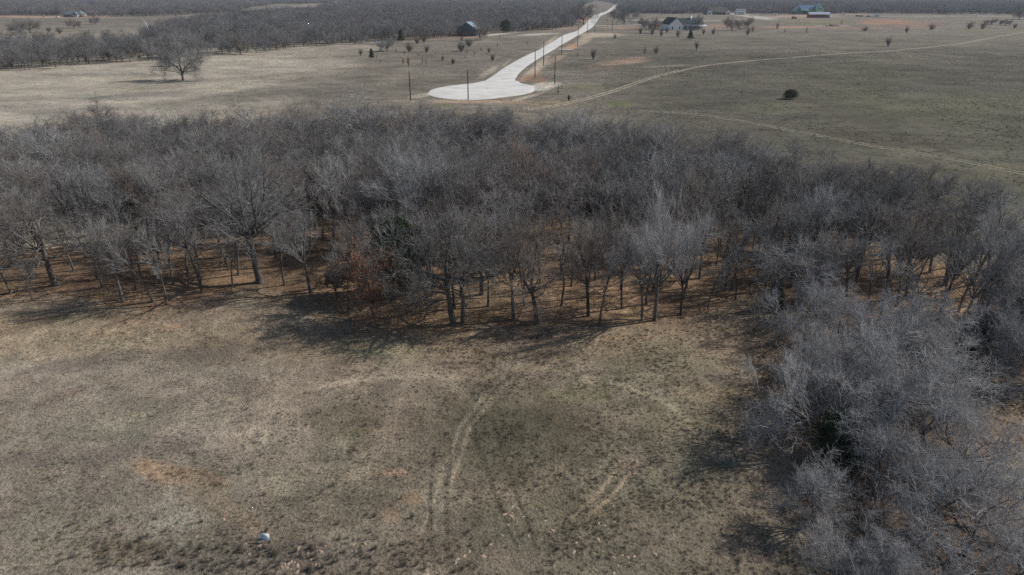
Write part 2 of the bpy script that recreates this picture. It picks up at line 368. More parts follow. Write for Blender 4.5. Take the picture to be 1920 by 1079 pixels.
# turning circle
cul = smooth_line(world_line([(808, 174), (819, 167), (844, 161), (886, 157), (912, 151), (940, 149), (966, 152), (978, 157), (992, 161), (1000, 166), (998, 172), (974, 178.5), (938, 184), (896, 187), (844, 186), (818, 182), (808, 174)]), 120)
cul = np.array(cul); cc = cul.mean(0); cul = cc + (cul - cc) * (1.05 + .025 * np.sin(np.linspace(0, 40, 120)))[:, None]; cul[-1] = cul[0]
rings = np.linspace(0.02, 1, 14)
V = np.concatenate([cc + (cul - cc) * r for r in rings])
V = np.column_stack([V, height(V[:, 0], V[:, 1]) + .13]); V[-120:, 2] -= .16
i = np.arange(13)[:, None]; j = np.arange(119)[None, :]
Fcul = np.stack([i * 120 + j, i * 120 + j + 1, (i + 1) * 120 + j + 1, (i + 1) * 120 + j], -1).reshape(-1, 4)
far_seg = ribbon(smooth_line(world_line([(1112, 29), (1126, 25), (1140, 19), (1152, 9)])), smooth_line(world_line([(1128, 29), (1140, 24.5), (1152, 18.5), (1162, 9)])), .10, 60)
V, F = join([road, (V, Fcul), far_seg])
r_ = obj('road', mesh_np('road', V, F, M['concrete'], smooth=True)); r_['kind'] = 'structure'; r_['label'] = 'pale concrete road with a turning circle'
def strip(pts, w, lift, n=220, rag=.3, off=0.0, seed=3):
    P = np.array(smooth_line(world_line(pts), n)); T = np.gradient(P, axis=0); T /= np.linalg.norm(T, axis=1)[:, None]
    Nn = np.stack([-T[:, 1], T[:, 0]], 1)
    return ribbon(P + Nn * (off + w / 2), P + Nn * (off - w / 2), lift, n, rag, seed)
t1 = [(2050, 48), (1920, 62), (1865, 70), (1800, 82), (1700, 92), (1600, 100), (1500, 107), (1440, 111), (1380, 117), (1330, 123), (1290, 131), (1240, 143), (1200, 155), (1150, 172), (1100, 186), (1050, 197), (985, 207)]
V, F = join([strip(t1, .75, .05, 420, .7, .9, 3), strip(t1, .75, .05, 420, .7, -.9, 4)])
o = obj('dirt_track', mesh_np('dirt_track', V, F, M['track'])); o['kind'] = 'structure'; o['label'] = 'pale two-rut dirt track crossing the pasture to the turning circle'
t2 = [(1200, 209), (1290, 214), (1390, 227), (1470, 241), (1550, 255), (1640, 272), (1720, 285), (1800, 299), (1870, 314), (1930, 327), (2060, 362)]
V, F = join([strip(t2, .6, .04, 460, .9, .8, 6), strip(t2, .6, .04, 460, .9, -.8, 7)])
o = obj('wood_edge_track', mesh_np('wood_edge_track', V, F, mat('track_grass', (.27, .245, .18), .95, .3, .6, .05, .2))); o['kind'] = 'structure'; o['label'] = 'faint dirt track running behind the wood'
V, F = join([strip([(1116, 48.5), (1160, 47.5), (1220, 45.5), (1280, 42.5), (1340, 39), (1400, 36.5), (1460, 33)], 5.5, .07, 160, .1, 0, 8)])
o = obj('side_road', mesh_np('side_road', V, F, M['gravel'])); o['kind'] = 'structure'
V, F = join([strip([(1640, 31.5), (1700, 31.3), (1760, 31.2), (1840, 31), (1940, 31), (2100, 31)], 9, .07, 160, .1, 0, 9)])
o = obj('far_road', mesh_np('far_road', V, F, M['gravel'])); o['kind'] = 'structure'

# ------------------------------------------------------------------ tree growing
def unit(v): return v / np.maximum(np.linalg.norm(v, axis=-1, keepdims=True), 1e-9)
def grow(rng, base, d, L, r0, r1, m, wob, up, out=None):
    """base (N,3), d (N,3), L (N,) -> polylines (N,m,3), radii (N,m)"""
    N = len(base); P = np.empty((N, m, 3)); P[:, 0] = base; dd = unit(d)
    step = (L / (m - 1))[:, None]
    for k in range(1, m):
        dd = unit(dd + rng.normal(0, wob, (N, 3)) + np.array([0, 0, up]))
        P[:, k] = P[:, k - 1] + dd * step
    t = np.linspace(0, 1, m)[None, :]
    Rr = r0[:, None] * (1 - t) + r1[:, None] * t
    return P, Rr
def spawn(rng, P, Rr, n, t0, t1, a0, a1, lfun, rk, m, wob, up, rmin, tipend=False, even=True):
    N, mp, _ = P.shape
    if even:
        t = (np.arange(n)[None, :] + rng.random((N, n))) / n
    else: t = rng.random((N, n))
    t = t0 + (t1 - t0) * t
    f = t * (mp - 1); i = np.minimum(f.astype(int), mp - 2); f = f - i
    idx = np.arange(N)[:, None]
    A_ = P[idx, i]; B_ = P[idx, i + 1]
    base = A_ + (B_ - A_) * f[..., None]; tan = unit(B_ - A_)
    rr = Rr[idx, i] * (1 - f) + Rr[idx, i + 1] * f
    rnd = rng.normal(0, 1, tan.shape); perp = unit(rnd - (rnd * tan).sum(-1, keepdims=True) * tan)
    a = np.radians(rng.uniform(a0, a1, t.shape))[..., None]
    d = tan * np.cos(a) + perp * np.sin(a)
    L = lfun(t, rng.random(t.shape))
    r0 = np.maximum(rr * rk, rmin)
    return grow(rng, base.reshape(-1, 3), d.reshape(-1, 3), L.ravel(), r0.ravel(), np.maximum(r0.ravel() * .3, rmin * .6), m, wob, up)
def tubes(P, Rr, k):
    N, m, _ = P.shape
    T = np.empty_like(P); T[:, 1:-1] = P[:, 2:] - P[:, :-2]; T[:, 0] = P[:, 1] - P[:, 0]; T[:, -1] = P[:, -1] - P[:, -2]; T = unit(T)
    ref = np.where(np.abs(T[:, :1, 2:3]) > .8, np.array([1., 0, 0]), np.array([0, 0, 1.]))
    U = unit(np.cross(T, ref)); Vv = np.cross(T, U)
    a = np.arange(k) * 2 * math.pi / k
    ring = P[:, :, None] + Rr[:, :, None, None] * (np.cos(a)[:, None] * U[:, :, None] + np.sin(a)[:, None] * Vv[:, :, None])
    n_ = np.arange(N)[:, None, None] * m * k; i = np.arange(m - 1)[None, :, None] * k; j = np.arange(k)[None, None, :]; j2 = (j + 1) % k
    F = np.stack([n_ + i + j, n_ + i + j2, n_ + i + k + j2, n_ + i + k + j], -1).reshape(-1, 4)
    return ring.reshape(-1, 3), F
def grow_tree(seed, H, trunk_h, spread, nl, gn=1.0, dens=1.0, rt=.2, style='oak', twig_r=.007, lean=0.0, fine=True, kk=3):
    rng = np.random.default_rng(seed)
    up = {'oak': .035, 'elm': .10, 'slim': .07}[style]
    P0, R0 = grow(rng, np.array([[0, 0, -.4]]), np.array([[lean, 0, 1.]]), np.array([trunk_h + .4]), np.array([rt * 1.15]), np.array([rt * .72]), 7, .05 * gn, .04)
    R0[:, 0] *= 1.35
    Lc = H - trunk_h
    a0, a1 = {'oak': (20, 68), 'elm': (12, 52), 'slim': (22, 55)}[style]
    # leader limbs from the trunk top, side limbs lower
    top = P0[:, -1]
    n1 = nl; th = rng.random() * 6.28 + np.arange(n1) * 2 * math.pi / n1 + rng.normal(0, .25, n1)
    el = np.radians(rng.uniform(a0, a1, n1)); el[0] = math.radians(8)
    d = np.stack([np.sin(el) * np.cos(th) * spread + lean * .6, np.sin(el) * np.sin(th) * spread, np.cos(el)], 1)
    Lm = Lc * rng.uniform(.78, 1.0, n1) * np.where(el > .8, .9, 1)
    P1, R1 = grow(rng, np.repeat(top, n1, 0), d, Lm, np.full(n1, rt * .55), np.full(n1, rt * .09), 10, .13 * gn, up)
    low = spawn(rng, P0, R0, max(2, nl // 2), .68, .97, 40, 70, lambda t, r: Lc * (.45 + .3 * r), .45, 10, .15 * gn, up, .03)
    P1 = np.concatenate([P1, low[0]]); R1 = np.concatenate([R1, low[1]])
    trunk = [tubes(P0, R0, 9), tubes(P1, R1, 6)]
    fa = {'oak': (26, 58), 'elm': (17, 46), 'slim': (20, 48)}[style]
    n2 = int(round(8 * dens ** .3))
    P2, R2 = spawn(rng, P1, R1, n2, .25, .98, *fa, lambda t, r: Lc * .5 * (1.08 - .55 * t) * (.55 + .6 * r), .65, 7, .15 * gn, up * .9, .032)
    n3 = int(round(6.5 * dens ** .4))
    P3, R3 = spawn(rng, P2, R2, n3, .3, 1, *fa, lambda t, r: Lc * .27 * (1.1 - .5 * t) * (.5 + .7 * r), .62, 6, .13 * gn, up, .018)
    n4 = int(round(5 * dens ** .5))
    P4, R4 = spawn(rng, P3, R3, n4, .2, 1, fa[0], fa[1] - 4, lambda t, r: Lc * .14 * (1.1 - .4 * t) * (.5 + .8 * r), .65, 4, .13 * gn, up, twig_r)
    crown = [tubes(P2, R2, 4), tubes(P3, R3, 3), tubes(P4, R4, 3)]
    if fine:
        n5 = max(1, int(round(2.0 * dens)))
        P5, R5 = spawn(rng, P4, R4, n5, .2, 1, 14, 42, lambda t, r: Lc * .065 * (.6 + .9 * r), .8, 3, .15 * gn, up, twig_r * .75)
        crown.append(tubes(P5, R5, 3))
    return join(trunk), join(crown), (P3, P4)
def scale_h(parts, H):
    top = np.percentile(parts[1][0][:, 2], 99.7); s = H / top
    return [(p[0] * s, p[1]) for p in parts]

PROTO = {}
def proto_tree(key, args, tw='twig', bk='bark'):
    t, c, _ = grow_tree(**args)
    (t, c) = scale_h([t, c], args['H'])
    PROTO[key] = (mesh_np(key + '_trunk', *t, M[bk], smooth=True), mesh_np(key + '_crown', *c, M[tw]), args['H'])
    print(key, args['H'], 'radius', round(float(np.percentile(np.hypot(c[0][:, 0], c[0][:, 1]), 96)), 1), 'faces', len(c[1]))
for k in range(5): proto_tree(f'oak{k}', dict(seed=100 + k, H=10.5, trunk_h=3.6 + .6 * (k % 3), spread=1.25, nl=6, gn=1.3, dens=.62, rt=.2 + .02 * k, style='oak', twig_r=.0115))
for k in range(5): proto_tree(f'elm{k}', dict(seed=200 + k, H=11.5, trunk_h=4.4 + .6 * (k % 3), spread=1.2, nl=6, gn=.8, dens=.68, rt=.18 + .015 * k, style='elm', twig_r=.0115))
for k in range(4): proto_tree(f'slim{k}', dict(seed=300 + k, H=9.0, trunk_h=4.4 + .5 * (k % 2), spread=.95, nl=5, gn=1.15, dens=.34, rt=.125, style='slim', twig_r=.010))
for k in range(3): proto_tree(f'big{k}', dict(seed=400 + k, H=14.5, trunk_h=5.4, spread=1.15, nl=8, gn=1.2, dens=.55, rt=.36, style='oak', twig_r=.0115))
for k in range(5): proto_tree(f'thick{k}', dict(seed=500 + k, H=8.5, trunk_h=1.9, spread=1.45, nl=7, gn=1.35, dens=.95, rt=.17, style='oak', twig_r=.0105), tw='pale_twig')
for k in range(2): proto_tree(f'lean{k}', dict(seed=600 + k, H=9.5, trunk_h=2.4, spread=1.0, nl=6, gn=.7, dens=1.0, rt=.17, style='elm', twig_r=.0085, lean=.55))
for k in range(2): proto_tree(f'pale{k}', dict(seed=700 + k, H=12.5, trunk_h=3.4, spread=1.3, nl=8, gn=1.2, dens=.6, rt=.34, style='oak', twig_r=.018), tw='pale_twig', bk='pale_bark')

for k in range(3): proto_tree(f'far{k}', dict(seed=720 + k, H=11, trunk_h=2.2, spread=1.45, nl=9, gn=1.2, dens=1.0, rt=.3, style='oak', twig_r=.017))
for k in range(3): proto_tree(f'high{k}', dict(seed=740 + k, H=10.5, trunk_h=5.0 + .4 * k, spread=1.05, nl=6, gn=1.1, dens=.45, rt=.17, style='elm' if k else 'oak', twig_r=.0115))
for k in range(2): proto_tree(f'silver{k}', dict(seed=760 + k, H=13, trunk_h=4.2, spread=1.2, nl=8, gn=.8, dens=.85, rt=.24, style='elm', twig_r=.010), tw='pale_twig')
# leafy crowns
def leaf_quads(rng, C, size, flat=.0):
    N = len(C); d = unit(rng.normal(0, 1, (N, 3))); e = unit(np.cross(d, rng.normal(0, 1, (N, 3))))
    s = size * rng.uniform(.6, 1.4, (N, 1)); d = d * s; e = e * s * .55
    V = np.stack([C - d, C + e, C + d, C - e], 1).reshape(-1, 3)
    return V, np.arange(4 * N).reshape(-1, 4)
def conifer(seed, H, Rw, form, n=15000):
    rng = np.random.default_rng(seed)
    # sprays: clump centres on a rugged surface, leaves round them
    nc = 420
    z = rng.random(nc) ** .85; th = rng.random(nc) * 6.283
    if form == 'cone': prof = (1 - z) ** .75 * (.9 + .1 * np.sin(9 * z))
    else: prof = np.sqrt(np.clip(1 - (2 * z - .85) ** 2 / 1.35, 0.02, 1))
    rr = prof * Rw * np.sqrt(rng.uniform(.3, 1.0, nc)) * (1 + .22 * np.sin(3 * th + seed) + .12 * rng.normal(0, 1, nc))
    cc_ = np.stack([rr * np.cos(th), rr * np.sin(th), .12 * H + z * H * .86], 1)
    k = n // nc
    P = (cc_[:, None] + rng.normal(0, 1, (nc, k, 3)) * np.array([.09, .09, .06]) * Rw * 1.3).reshape(-1, 3)
    P[:, 2] = np.maximum(P[:, 2], .05)
    leaf = leaf_quads(rng, P, .035 * max(Rw, H * .4))
    P0, R0 = grow(rng, np.array([[0, 0, -.3]]), np.array([[0, 0, 1.]]), np.array([H * .93]), np.array([.05 * Rw + .05]), np.array([.02]), 7, .05, .05)
    B, BR = spawn(rng, P0, R0, 26, .15, .95, 55, 85, lambda t, r: Rw * (1.0 - .7 * t) * (.5 + .4 * r), .5, 4, .1, .02, .012)
    return join([tubes(P0, R0, 7), tubes(B, BR, 4)]), leaf
for key, a in {'cedar_cone': (801, 6, 2.0, 'cone'), 'cedar_round': (802, 5, 2.6, 'round'), 'cedar_tall': (803, 8, 2.4, 'cone')}.items():
    t, c = conifer(*a)
    PROTO[key] = (mesh_np(key + '_trunk', *t, M['bark'], smooth=True), mesh_np(key + '_crown', *c, M['cedar_leaf']), a[1])
def leafy_oak(key, seed, H, frac):
    t, c, (P3, P4) = grow_tree(seed=seed, H=H, trunk_h=2.0, spread=1.2, nl=7, gn=1.1, dens=.9, rt=.16, style='oak', twig_r=.008)
    top = np.percentile(c[0][:, 2], 99.7); s = H / top
    rng = np.random.default_rng(seed); tips = P4[:, 2:].reshape(-1, 3) * s
    keep = vnoise(tips[:, 0] / 1.1 + 40, tips[:, 2] / 1.1 + tips[:, 1], 77) < frac
    tips = tips[keep]; tips = np.repeat(tips, 2, 0) + rng.normal(0, .12, (len(tips) * 2, 3))
    lv = leaf_quads(rng, tips, .09)
    t = (t[0] * s, t[1]); c = (c[0] * s, c[1])
    V, F = join([c, lv]); midx = np.concatenate([np.zeros(len(c[1])), np.ones(len(lv[1]))])
    PROTO[key] = (mesh_np(key + '_trunk', *t, M['bark'], smooth=True), mesh_np(key + '_crown', V, F, [M['twig'], M['brown_leaf']], midx), H)
leafy_oak('rusty0', 811, 8.2, .56); leafy_oak('rusty1', 812, 6.5, .7)

TREES = []; NTREE = {'n': 0}
def tree(key, x, y, H, rz, name, label, cat, group=None, wide=1.0, tilt=(0, 0)):
    tm, cm, h0 = PROTO[key]; s = H / h0
    e = thing(name, label, cat, (x, y, hz(x, y)), rz, group)
    e.rotation_euler = (tilt[0], tilt[1], rz); e.scale = (s * wide, s * wide, s)
    obj('trunk', tm, e); obj('crown', cm, e)
    TREES.append((x, y, H)); NTREE['n'] += 1
    return e
random.seed(5)
def rr(a, b): return random.uniform(a, b)

# ---- trees one can point at: (px, py of the foot, height m, kind, rotation, label, extra)
NAMED = [
 (63, 568, 5.5, 'slim0', 0, 'short slender bare tree standing out in front of the wood at its left end', {}),
 (106, 538, 12.5, 'big0', 1.0, 'stout bare tree with thick leaning trunk at the left end of the wood', dict(tilt=(0, -.16))),
 (20, 505, 10.5, 'oak1', 2.0, 'grey bare tree behind the stout leaning tree at the left end of the wood', {}),
 (288, 568, 8.5, 'slim1', .4, 'left one of two slim bare trees close together at the wood front, leaning left', dict(tilt=(0, -.2))),
 (313, 573, 8.5, 'slim2', 2.4, 'right one of two slim bare trees close together at the wood front', {}),
 (380, 551, 10.0, 'slim3', 5.1, 'upright slim bare tree between the leaning pair and the tallest pale tree', {}),
 (254, 546, 8.0, 'slim1', 1.7, 'thin grey bare tree just left of the leaning pair at the wood front', {}),
 (488, 531, 15.0, 'big1', .3, 'tallest bare tree of the wood front, pale ivy-wrapped trunk and wide pale limbs', dict(wide=1.05)),
 (536, 500, 7.5, 'slim0', 3.2, 'very thin dark-stemmed tree just right of the tallest pale tree', {}),
 (788, 596, 5.0, 'slim2', 1.2, 'small curved bare tree between the rusty-leaved oak and the big forked tree', dict(tilt=(0, -.1))),
 (850, 609, 12.0, 'big2', 4.0, 'big bare tree with thick forked trunk at the middle of the wood front', {}),
 (868, 606, 11.5, 'oak0', 1.1, 'second stem leaning right out of the foot of the big forked tree', dict(tilt=(0, .12))),
 (903, 552, 11.5, 'oak3', .2, 'dark-trunked bare tree close behind and right of the big forked tree', {}),
 (962, 600, 10.5, 'elm1', 1.5, 'bare tree with straight pale trunk right of the big forked tree', {}),
 (1006, 606, 8.5, 'oak4', 2.5, 'bare tree with two dark bent stems at the wood front', {}),
 (1104, 592, 10.0, 'elm2', 3.5, 'upright bare tree with dense round crown, left of a thin tilted one', {}),
 (1124, 606, 8.0, 'slim3', .9, 'thin tilted bare tree in front of the dense round-crowned one', dict(tilt=(0, .08))),
 (1204, 600, 9.5, 'slim0', 4.4, 'straight thin dark stem just left of the tall vase-shaped tree', {}),
 (1228, 600, 13.2, 'silver1', .6, 'tall vase-shaped bare tree with blue-grey top near the right of the wood front', dict(wide=.9)),
 (1327, 579, 5.5, 'slim1', 2.2, 'small dark leafless tree alone in the litter before three thin stems', {}),
 (1353, 540, 8.0, 'slim2', 3.9, 'left one of three parallel thin dark stems', {}),
 (1372, 541, 8.4, 'slim3', 1.0, 'right one of three parallel thin dark stems', {}),
 (1362, 536, 8.2, 'slim0', 5.4, 'middle one of three parallel thin dark stems', {}),
 (1416, 622, 3.2, 'slim2', .1, 'tiny bare sapling at the corner where the wood meets the grey thicket', {}),
 (700, 596, 7.6, 'rusty0', .5, 'oak still holding rust-brown leaves at the wood front', {}),
 (632, 562, 3.8, 'rusty1', 2.1, 'low rust-brown leaved tree left of the bigger rusty oak', {}),
 (752, 552, 8.4, 'cedar_round', 1.3, 'tall dark green cedar behind the rusty oak, mixed among bare branches', dict(wide=.6)),
 (1452, 578, 3.4, 'cedar_tall', 0, 'dark green cedar at the corner of the wood beside the grey thicket', dict(wide=1.1)),
 (1830, 668, 4.2, 'cedar_round', 1.9, 'dark cedar in the shaded gap right of the grey thicket', {}),
 (1898, 622, 5.2, 'cedar_tall', .7, 'dark cedar among bare trees near the right edge, beyond the gap', {}),
 (1580, 870, 3.8, 'cedar_round', 2.9, 'olive-green cedar showing through the middle of the grey thicket', {}),
 (1795, 452, 9.0, 'lean0', 0, 'bare tree leaning far right at the back edge of the wood', {}),
 (1705, 436, 9.5, 'lean1', .2, 'dark bare tree leaning right behind the wood, left of the one that leans farthest', {}),
 (343, 151, 15.0, 'far1', .8, 'lone spreading bare tree in the straw-coloured pasture', dict(wide=1.1)),
]
GROUPS = {'slim': 'slender bare trees of the wood front'}
fixed = []
for px, py, H, key, rz, label, ex in NAMED:
    x, y, s = at(px, py)
    nm = 'cedar_tree' if 'cedar' in key else 'oak_tree' if 'rusty' in key else 'bare_tree'
    tree(key, x, y, H, rz, nm, label, 'tree' if 'cedar' not in key else 'cedar tree', **ex)
    fixed.append((x, y))
# trees whose crown tops show above the wood: (px, py of the top, height)
for px, py, H, key, rz, label, ex in [
 (181, 182, 11.5, 'far1', 1.0, 'dark round-crowned bare tree standing clear above the back of the wood, left', dict(wide=1.1)),
 (662, 164, 14.5, 'pale0', 2.0, 'tall sparse whitish bare tree rising above the back of the wood', {}),
 (1100, 202, 12.0, 'pale1', .4, 'sparse open-branched bare tree at the back of the wood below the turning circle', {}),
 (60, 238, 10.5, 'pale1', 3.0, 'thin-branched pale tree at the back left of the wood', {}),
 (770, 275, 13.0, 'silver0', 1.4, 'broad bare tree with silver-blue top in the heart of the wood', dict(wide=1.25)),
 (945, 200, 11.5, 'far0', 2.6, 'dark wide-crowned bare tree at the back of the wood under the turning circle', dict(wide=1.15))]:
    x, y, s = at(px, py, H)
    tree(key, x, y, H, rz, 'bare_tree', label, 'tree', **ex); fixed.append((x, y))

# ---- the rest of the wood
rng = np.random.default_rng(77)
Wx = np.array(WOODS); pts = list(fixed)
cand = rng.uniform(Wx.min(0), Wx.max(0), (60000, 2))
cand = cand[inpoly(cand[:, 0], cand[:, 1], WOODS)]
px_, py_, d_ = proj(cand[:, 0], cand[:, 1], 5.0)
cand = cand[(px_ > -90) & (px_ < 2080)]
acc = []
arr = np.array(pts)
cpx, cpy, _d = proj(cand[:, 0], cand[:, 1], 0)
gap = inpoly(cpx, cpy, [(560, 470), (650, 470), (640, 540), (570, 550), (545, 520)])
cand = cand[~gap]
for c in cand[:26000]:
    dmin = 2.9 if c[1] < 82 else 3.7 if c[1] < 93 else 4.3
    if np.min(np.hypot(*(arr - c).T)) > dmin:
        acc.append(c); arr = np.vstack([arr, c])
acc.sort(key=lambda c: c[1] + abs(c[0]) * .15)
REST = acc[226:]; acc = acc[:226]
print('wood trees', len(acc))
for c in acc:
    x, y = c; px, py, d = (float(v) for v in proj(x, y, 0))
    q = random.random()
    if (y < 80 and px < 1470) or (y < 70 and random.random() < .7): key = random.choice(['slim0', 'slim1', 'slim2', 'slim3', 'slim1', 'elm4', 'slim2']); H = rr(6.5, 9.5)
    elif y < 93 and (px < 1470 or random.random() < .7): key = f'high{random.randrange(3)}'; H = rr(8.5, 11.5)
    elif q < .45: key = f'elm{random.randrange(5)}'; H = rr(9.5, 12.5)
    elif q < .85: key = f'oak{random.randrange(5)}'; H = rr(8.5, 12)
    else: key = f'slim{random.randrange(4)}'; H = rr(8, 11)
    tilt = (rr(-.06, .06), rr(-.06, .06))
    if px > 1500 and y > 80: tilt = (rr(-.05, .05), rr(.05, .25))
    row = 0 if py > 500 else 1 if py > 405 else 2
    cols_ = [(150, 'near the stout leaning tree'), (330, 'behind the slim leaning pair'), (560, 'around the tallest pale tree'), (780, 'behind the rusty oak'), (960, 'behind the big forked tree'), (1150, 'behind the dense round crown'),
             (1300, 'behind the tall vase-shaped tree'), (1500, 'behind the three parallel stems'), (1700, "beyond the thicket's far tip"), (9999, 'near the right edge')]
    wh = next(w for m_, w in cols_ if px < m_)
    kd = {'o': 'spreading', 'e': 'upright', 's': 'slender', 'h': 'high-crowned'}[key[0]]
    size = 'tall ' if H > 10.6 else 'short ' if H < 8.4 else ''
    ln = ' leaning right' if tilt[1] > .035 else ' leaning left' if tilt[1] < -.035 else ''
    kd = size + kd
    lead = kd + ' bare tree' + ln + [' in the front rows ', ' mid-wood ', ' in the rear rows '][row]
    tree(key, x, y, H, rr(0, 6.28), 'bare_tree', lead + wh, 'tree', group=kd + ln + ['', ' inner', ' rear'][row] + ' trees ' + wh, wide=rr(.85, 1.15) if y < 80 and px < 1470 else rr(.85, 1.05) if y < 93 and px < 1470 else rr(.95, 1.15) if px > 1470 else rr(.9, 1.2), tilt=tilt)

# ---- grey thicket of low spreading trees at the right
TH = [(1530, 640, 6.0, 'the far tip of the thicket, beside the corner cedar', 0), (1530, 572, 7.5, 'crown arched over the corner cedar, beyond the thicket', 1),
      (1600, 700, 7.4, 'far left flank of the thicket', 2), (1700, 690, 7.4, 'far middle of the thicket', 3), (1770, 745, 6.4, 'far right flank of the thicket, by the dark gap', 4), (1580, 775, 7.0, 'left flank, second crown back from the silvery one', 3),
      (1560, 850, 6.6, 'left flank where shadows reach across the grass', 1), (1670, 800, 8.2, 'heart of the thicket above the olive cedar', 0), (1750, 840, 7.0, 'heart of the thicket right of the olive cedar', 2), (1815, 890, 6.0, 'right flank of the thicket facing the sunny strip', 3),
      (1545, 985, 4.6, 'silvery fan-shaped crown low on the left flank', 4), (1660, 935, 6.0, 'crown in front of the olive cedar', 2), (1745, 1030, 6.6, 'crown over the dark trunk near the bottom', 1), (1830, 1040, 5.6, 'right-hand bottom of the thicket', 0),
      (1610, 1120, 4.2, 'near left bottom of the thicket, cut by the frame', 3), (1700, 1150, 4.0, 'nearest crown at the bottom of the thicket', 4), (1900, 1130, 4.8, 'bottom corner of the thicket', 2)]
for px, py, H, lab, k in TH:
    x, y, s = at(px - 22, py)
    tree(f'thick{k}', x, y, H * 1.04, rr(0, 6.28), 'spreading_tree', 'low spreading grey tree, ' + lab, 'tree', group='low spreading trees of the grey thicket', wide=rr(.95, 1.1))
for px, py, H in [(1900, 640, 7.5), (1850, 700, 6.0), (1935, 720, 7.0)]:
    x, y, s = at(px, py)
    tree('thick1' if px < 1900 else 'thick3', x, y, H, rr(0, 6.28), 'spreading_tree', 'brownish bushy tree across the dark gap, right of the grey thicket', 'tree', group='bushy trees across the gap')

# ---- single trees further off (foot pixel, height in pixels)
FARTREE = [
 (726, 96, 27, 'oak1', 1.25, 'small bare tree beside the white pickup'), (900, 75, 28, 'oak3', 1.0, 'bare tree in front of the right corner of the blue barn'),
 (1170, 46, 31, 'elm0', 1.0, 'taller bare tree right of the far road bend'), (1152, 38, 20, 'oak2', 1.0, 'bare tree close to the far road, left of the taller one'),
 (1207, 55, 23, 'oak4', 1.1, 'bare tree behind the pale cabinet left of the white farmhouse'), (1226, 62, 28, 'elm2', 1.0, 'bare tree left of the white farmhouse, twin stems'),
 (1307, 57, 27, 'oak0', .9, 'bare tree before the porch of the white farmhouse'), (1372, 57, 25, 'oak1', 1.4, 'broad bare trees right of the white farmhouse'),
 (1402, 53, 22, 'elm4', 1.0, 'bare tree with reddish tint right of the broad one'), (1094, 47, 46, 'elm1', 1.0, 'large bare tree left of the road crest'),
 (1911, 37, 20, 'oak2', 1.2, 'bare tree at the far right road'), (1774, 34, 11, 'slim1', 1.0, 'tiny tree along the far straight road'), (1194, 35, 13, 'oak3', 1.2, 'small bare tree beyond the side road'),
 (39, 65, 28, 'oak0', 1.3, 'left of two broad bare trees in the far left field'), (57, 62, 27, 'oak4', 1.4, 'right of two broad bare trees in the far left field'), (139, 53, 18, 'oak1', 1.4, 'small flat-crowned tree below the far pale house'),
 (180, 46, 17, 'oak3', 1.2, 'small round bare tree right of the far pale house'), (205, 114, 30, 'oak2', 1.2, 'open arching tree in a gap of the left tree belt'), (250, 111, 28, 'lean1', 1.0, 'bent bare tree at the edge of the left tree belt'),
 (206, 80, 24, 'oak0', 1.2, 'reddish bare tree in the clearing behind the left belt'), (451, 102, 38, 'oak3', 1.0, 'round-crowned tree at the front edge of the long tree belt'), (318, 125, 30, 'oak1', .9, 'bare tree just behind the lone spreading tree'),
 (1858, 47, 12, 'oak4', 2.0, 'left low scrub tree on the far right rise'), (1885, 48, 12, 'oak1', 1.6, 'right low scrub tree on the far right rise')]
for px, py, hp, key, wd, lab in FARTREE:
    if key[:3] in ('oak', 'elm'): key = f'far{int(key[3]) % 3}'
    x, y, s = at(px, py); tree(key, x, y, hp * s, rr(0, 6.28), 'bare_tree', lab, 'tree', wide=wd)
print('trees', NTREE['n'])
# whitish dead trunk leaning in the left belt
x, y, s = at(294, 84)
rng = np.random.default_rng(9)
P, Rr_ = grow(rng, np.array([[0, 0, 0.]]), np.array([[-.35, 0, 1.]]), np.array([15.0]), np.array([.55]), np.array([.2]), 8, .06, .0)
B, BR = spawn(rng, P, Rr_, 7, .45, .98, 30, 60, lambda t, r: 2.5 + 2 * r, .6, 5, .15, .05, .06)
V, F = join([tubes(P, Rr_, 7), tubes(B, BR, 4)])
M['snag'] = mat('bleached_wood', (.55, .53, .50), .8, .15, .6)
tag(obj('dead_tree', mesh_np('dead_tree', V, F, M['snag']), loc=(x, y, hz(x, y))), 'bleached white dead trunk leaning left in the far tree belt', 'dead tree')

# ------------------------------------------------------------------ cedars and shrubs in the open
def cedar(px, py, hp, key, wd, lab):
    x, y, s = at(px, py); tree(key, x, y, hp * s, rr(0, 6), 'cedar_tree', lab, 'cedar tree', wide=wd)
cedar(1481, 187, 17, 'cedar_round', 1.35, 'lone round dark cedar on the open right-hand pasture')
cedar(1294, 75, 16, 'cedar_cone', 1.2, 'dark cedar in front of the white farmhouse')
cedar(752, 79, 21, 'cedar_cone', 1.0, 'dark conical cedar left of the blue barn')
cedar(697, 111, 18, 'cedar_cone', .9, 'small dark cedar below the white pickup')
cedar(948, 62, 22, 'cedar_round', .9, 'dark cedar at the belt edge right of the blue barn')

def shrub_mesh(seed, ns, spread, dens, mt):
    rng = np.random.default_rng(seed)
    th = rng.random(ns) * 6.283; el = rng.uniform(.1, spread, ns)
    d = np.stack([np.sin(el) * np.cos(th), np.sin(el) * np.sin(th), np.cos(el)], 1)
    P, R_ = grow(rng, rng.normal(0, .06, (ns, 3)) * [1, 1, 0], d, rng.uniform(.55, 1, ns), np.full(ns, .016), np.full(ns, .006), 5, .12, .05)
    a = spawn(rng, P, R_, 7, .15, 1, 20, 55, lambda t, r: .25 + .2 * r, .7, 4, .15, .06, .006)
    b = spawn(rng, a[0], a[1], dens, .1, 1, 20, 55, lambda t, r: .1 + .12 * r, .8, 3, .15, .05, .0045)
    V, F = join([tubes(P, R_, 4), tubes(*a, 3), tubes(*b, 3)])
    V = V / np.percentile(V[:, 2], 99)
    return mesh_np('shrub', V, F, mt)
M['shrub'] = mat('shrub_twig', (.13, .12, .12), .9, .3, 3, .1, rnd=[(.11, .10, .10), (.16, .145, .14), (.13, .105, .095)])
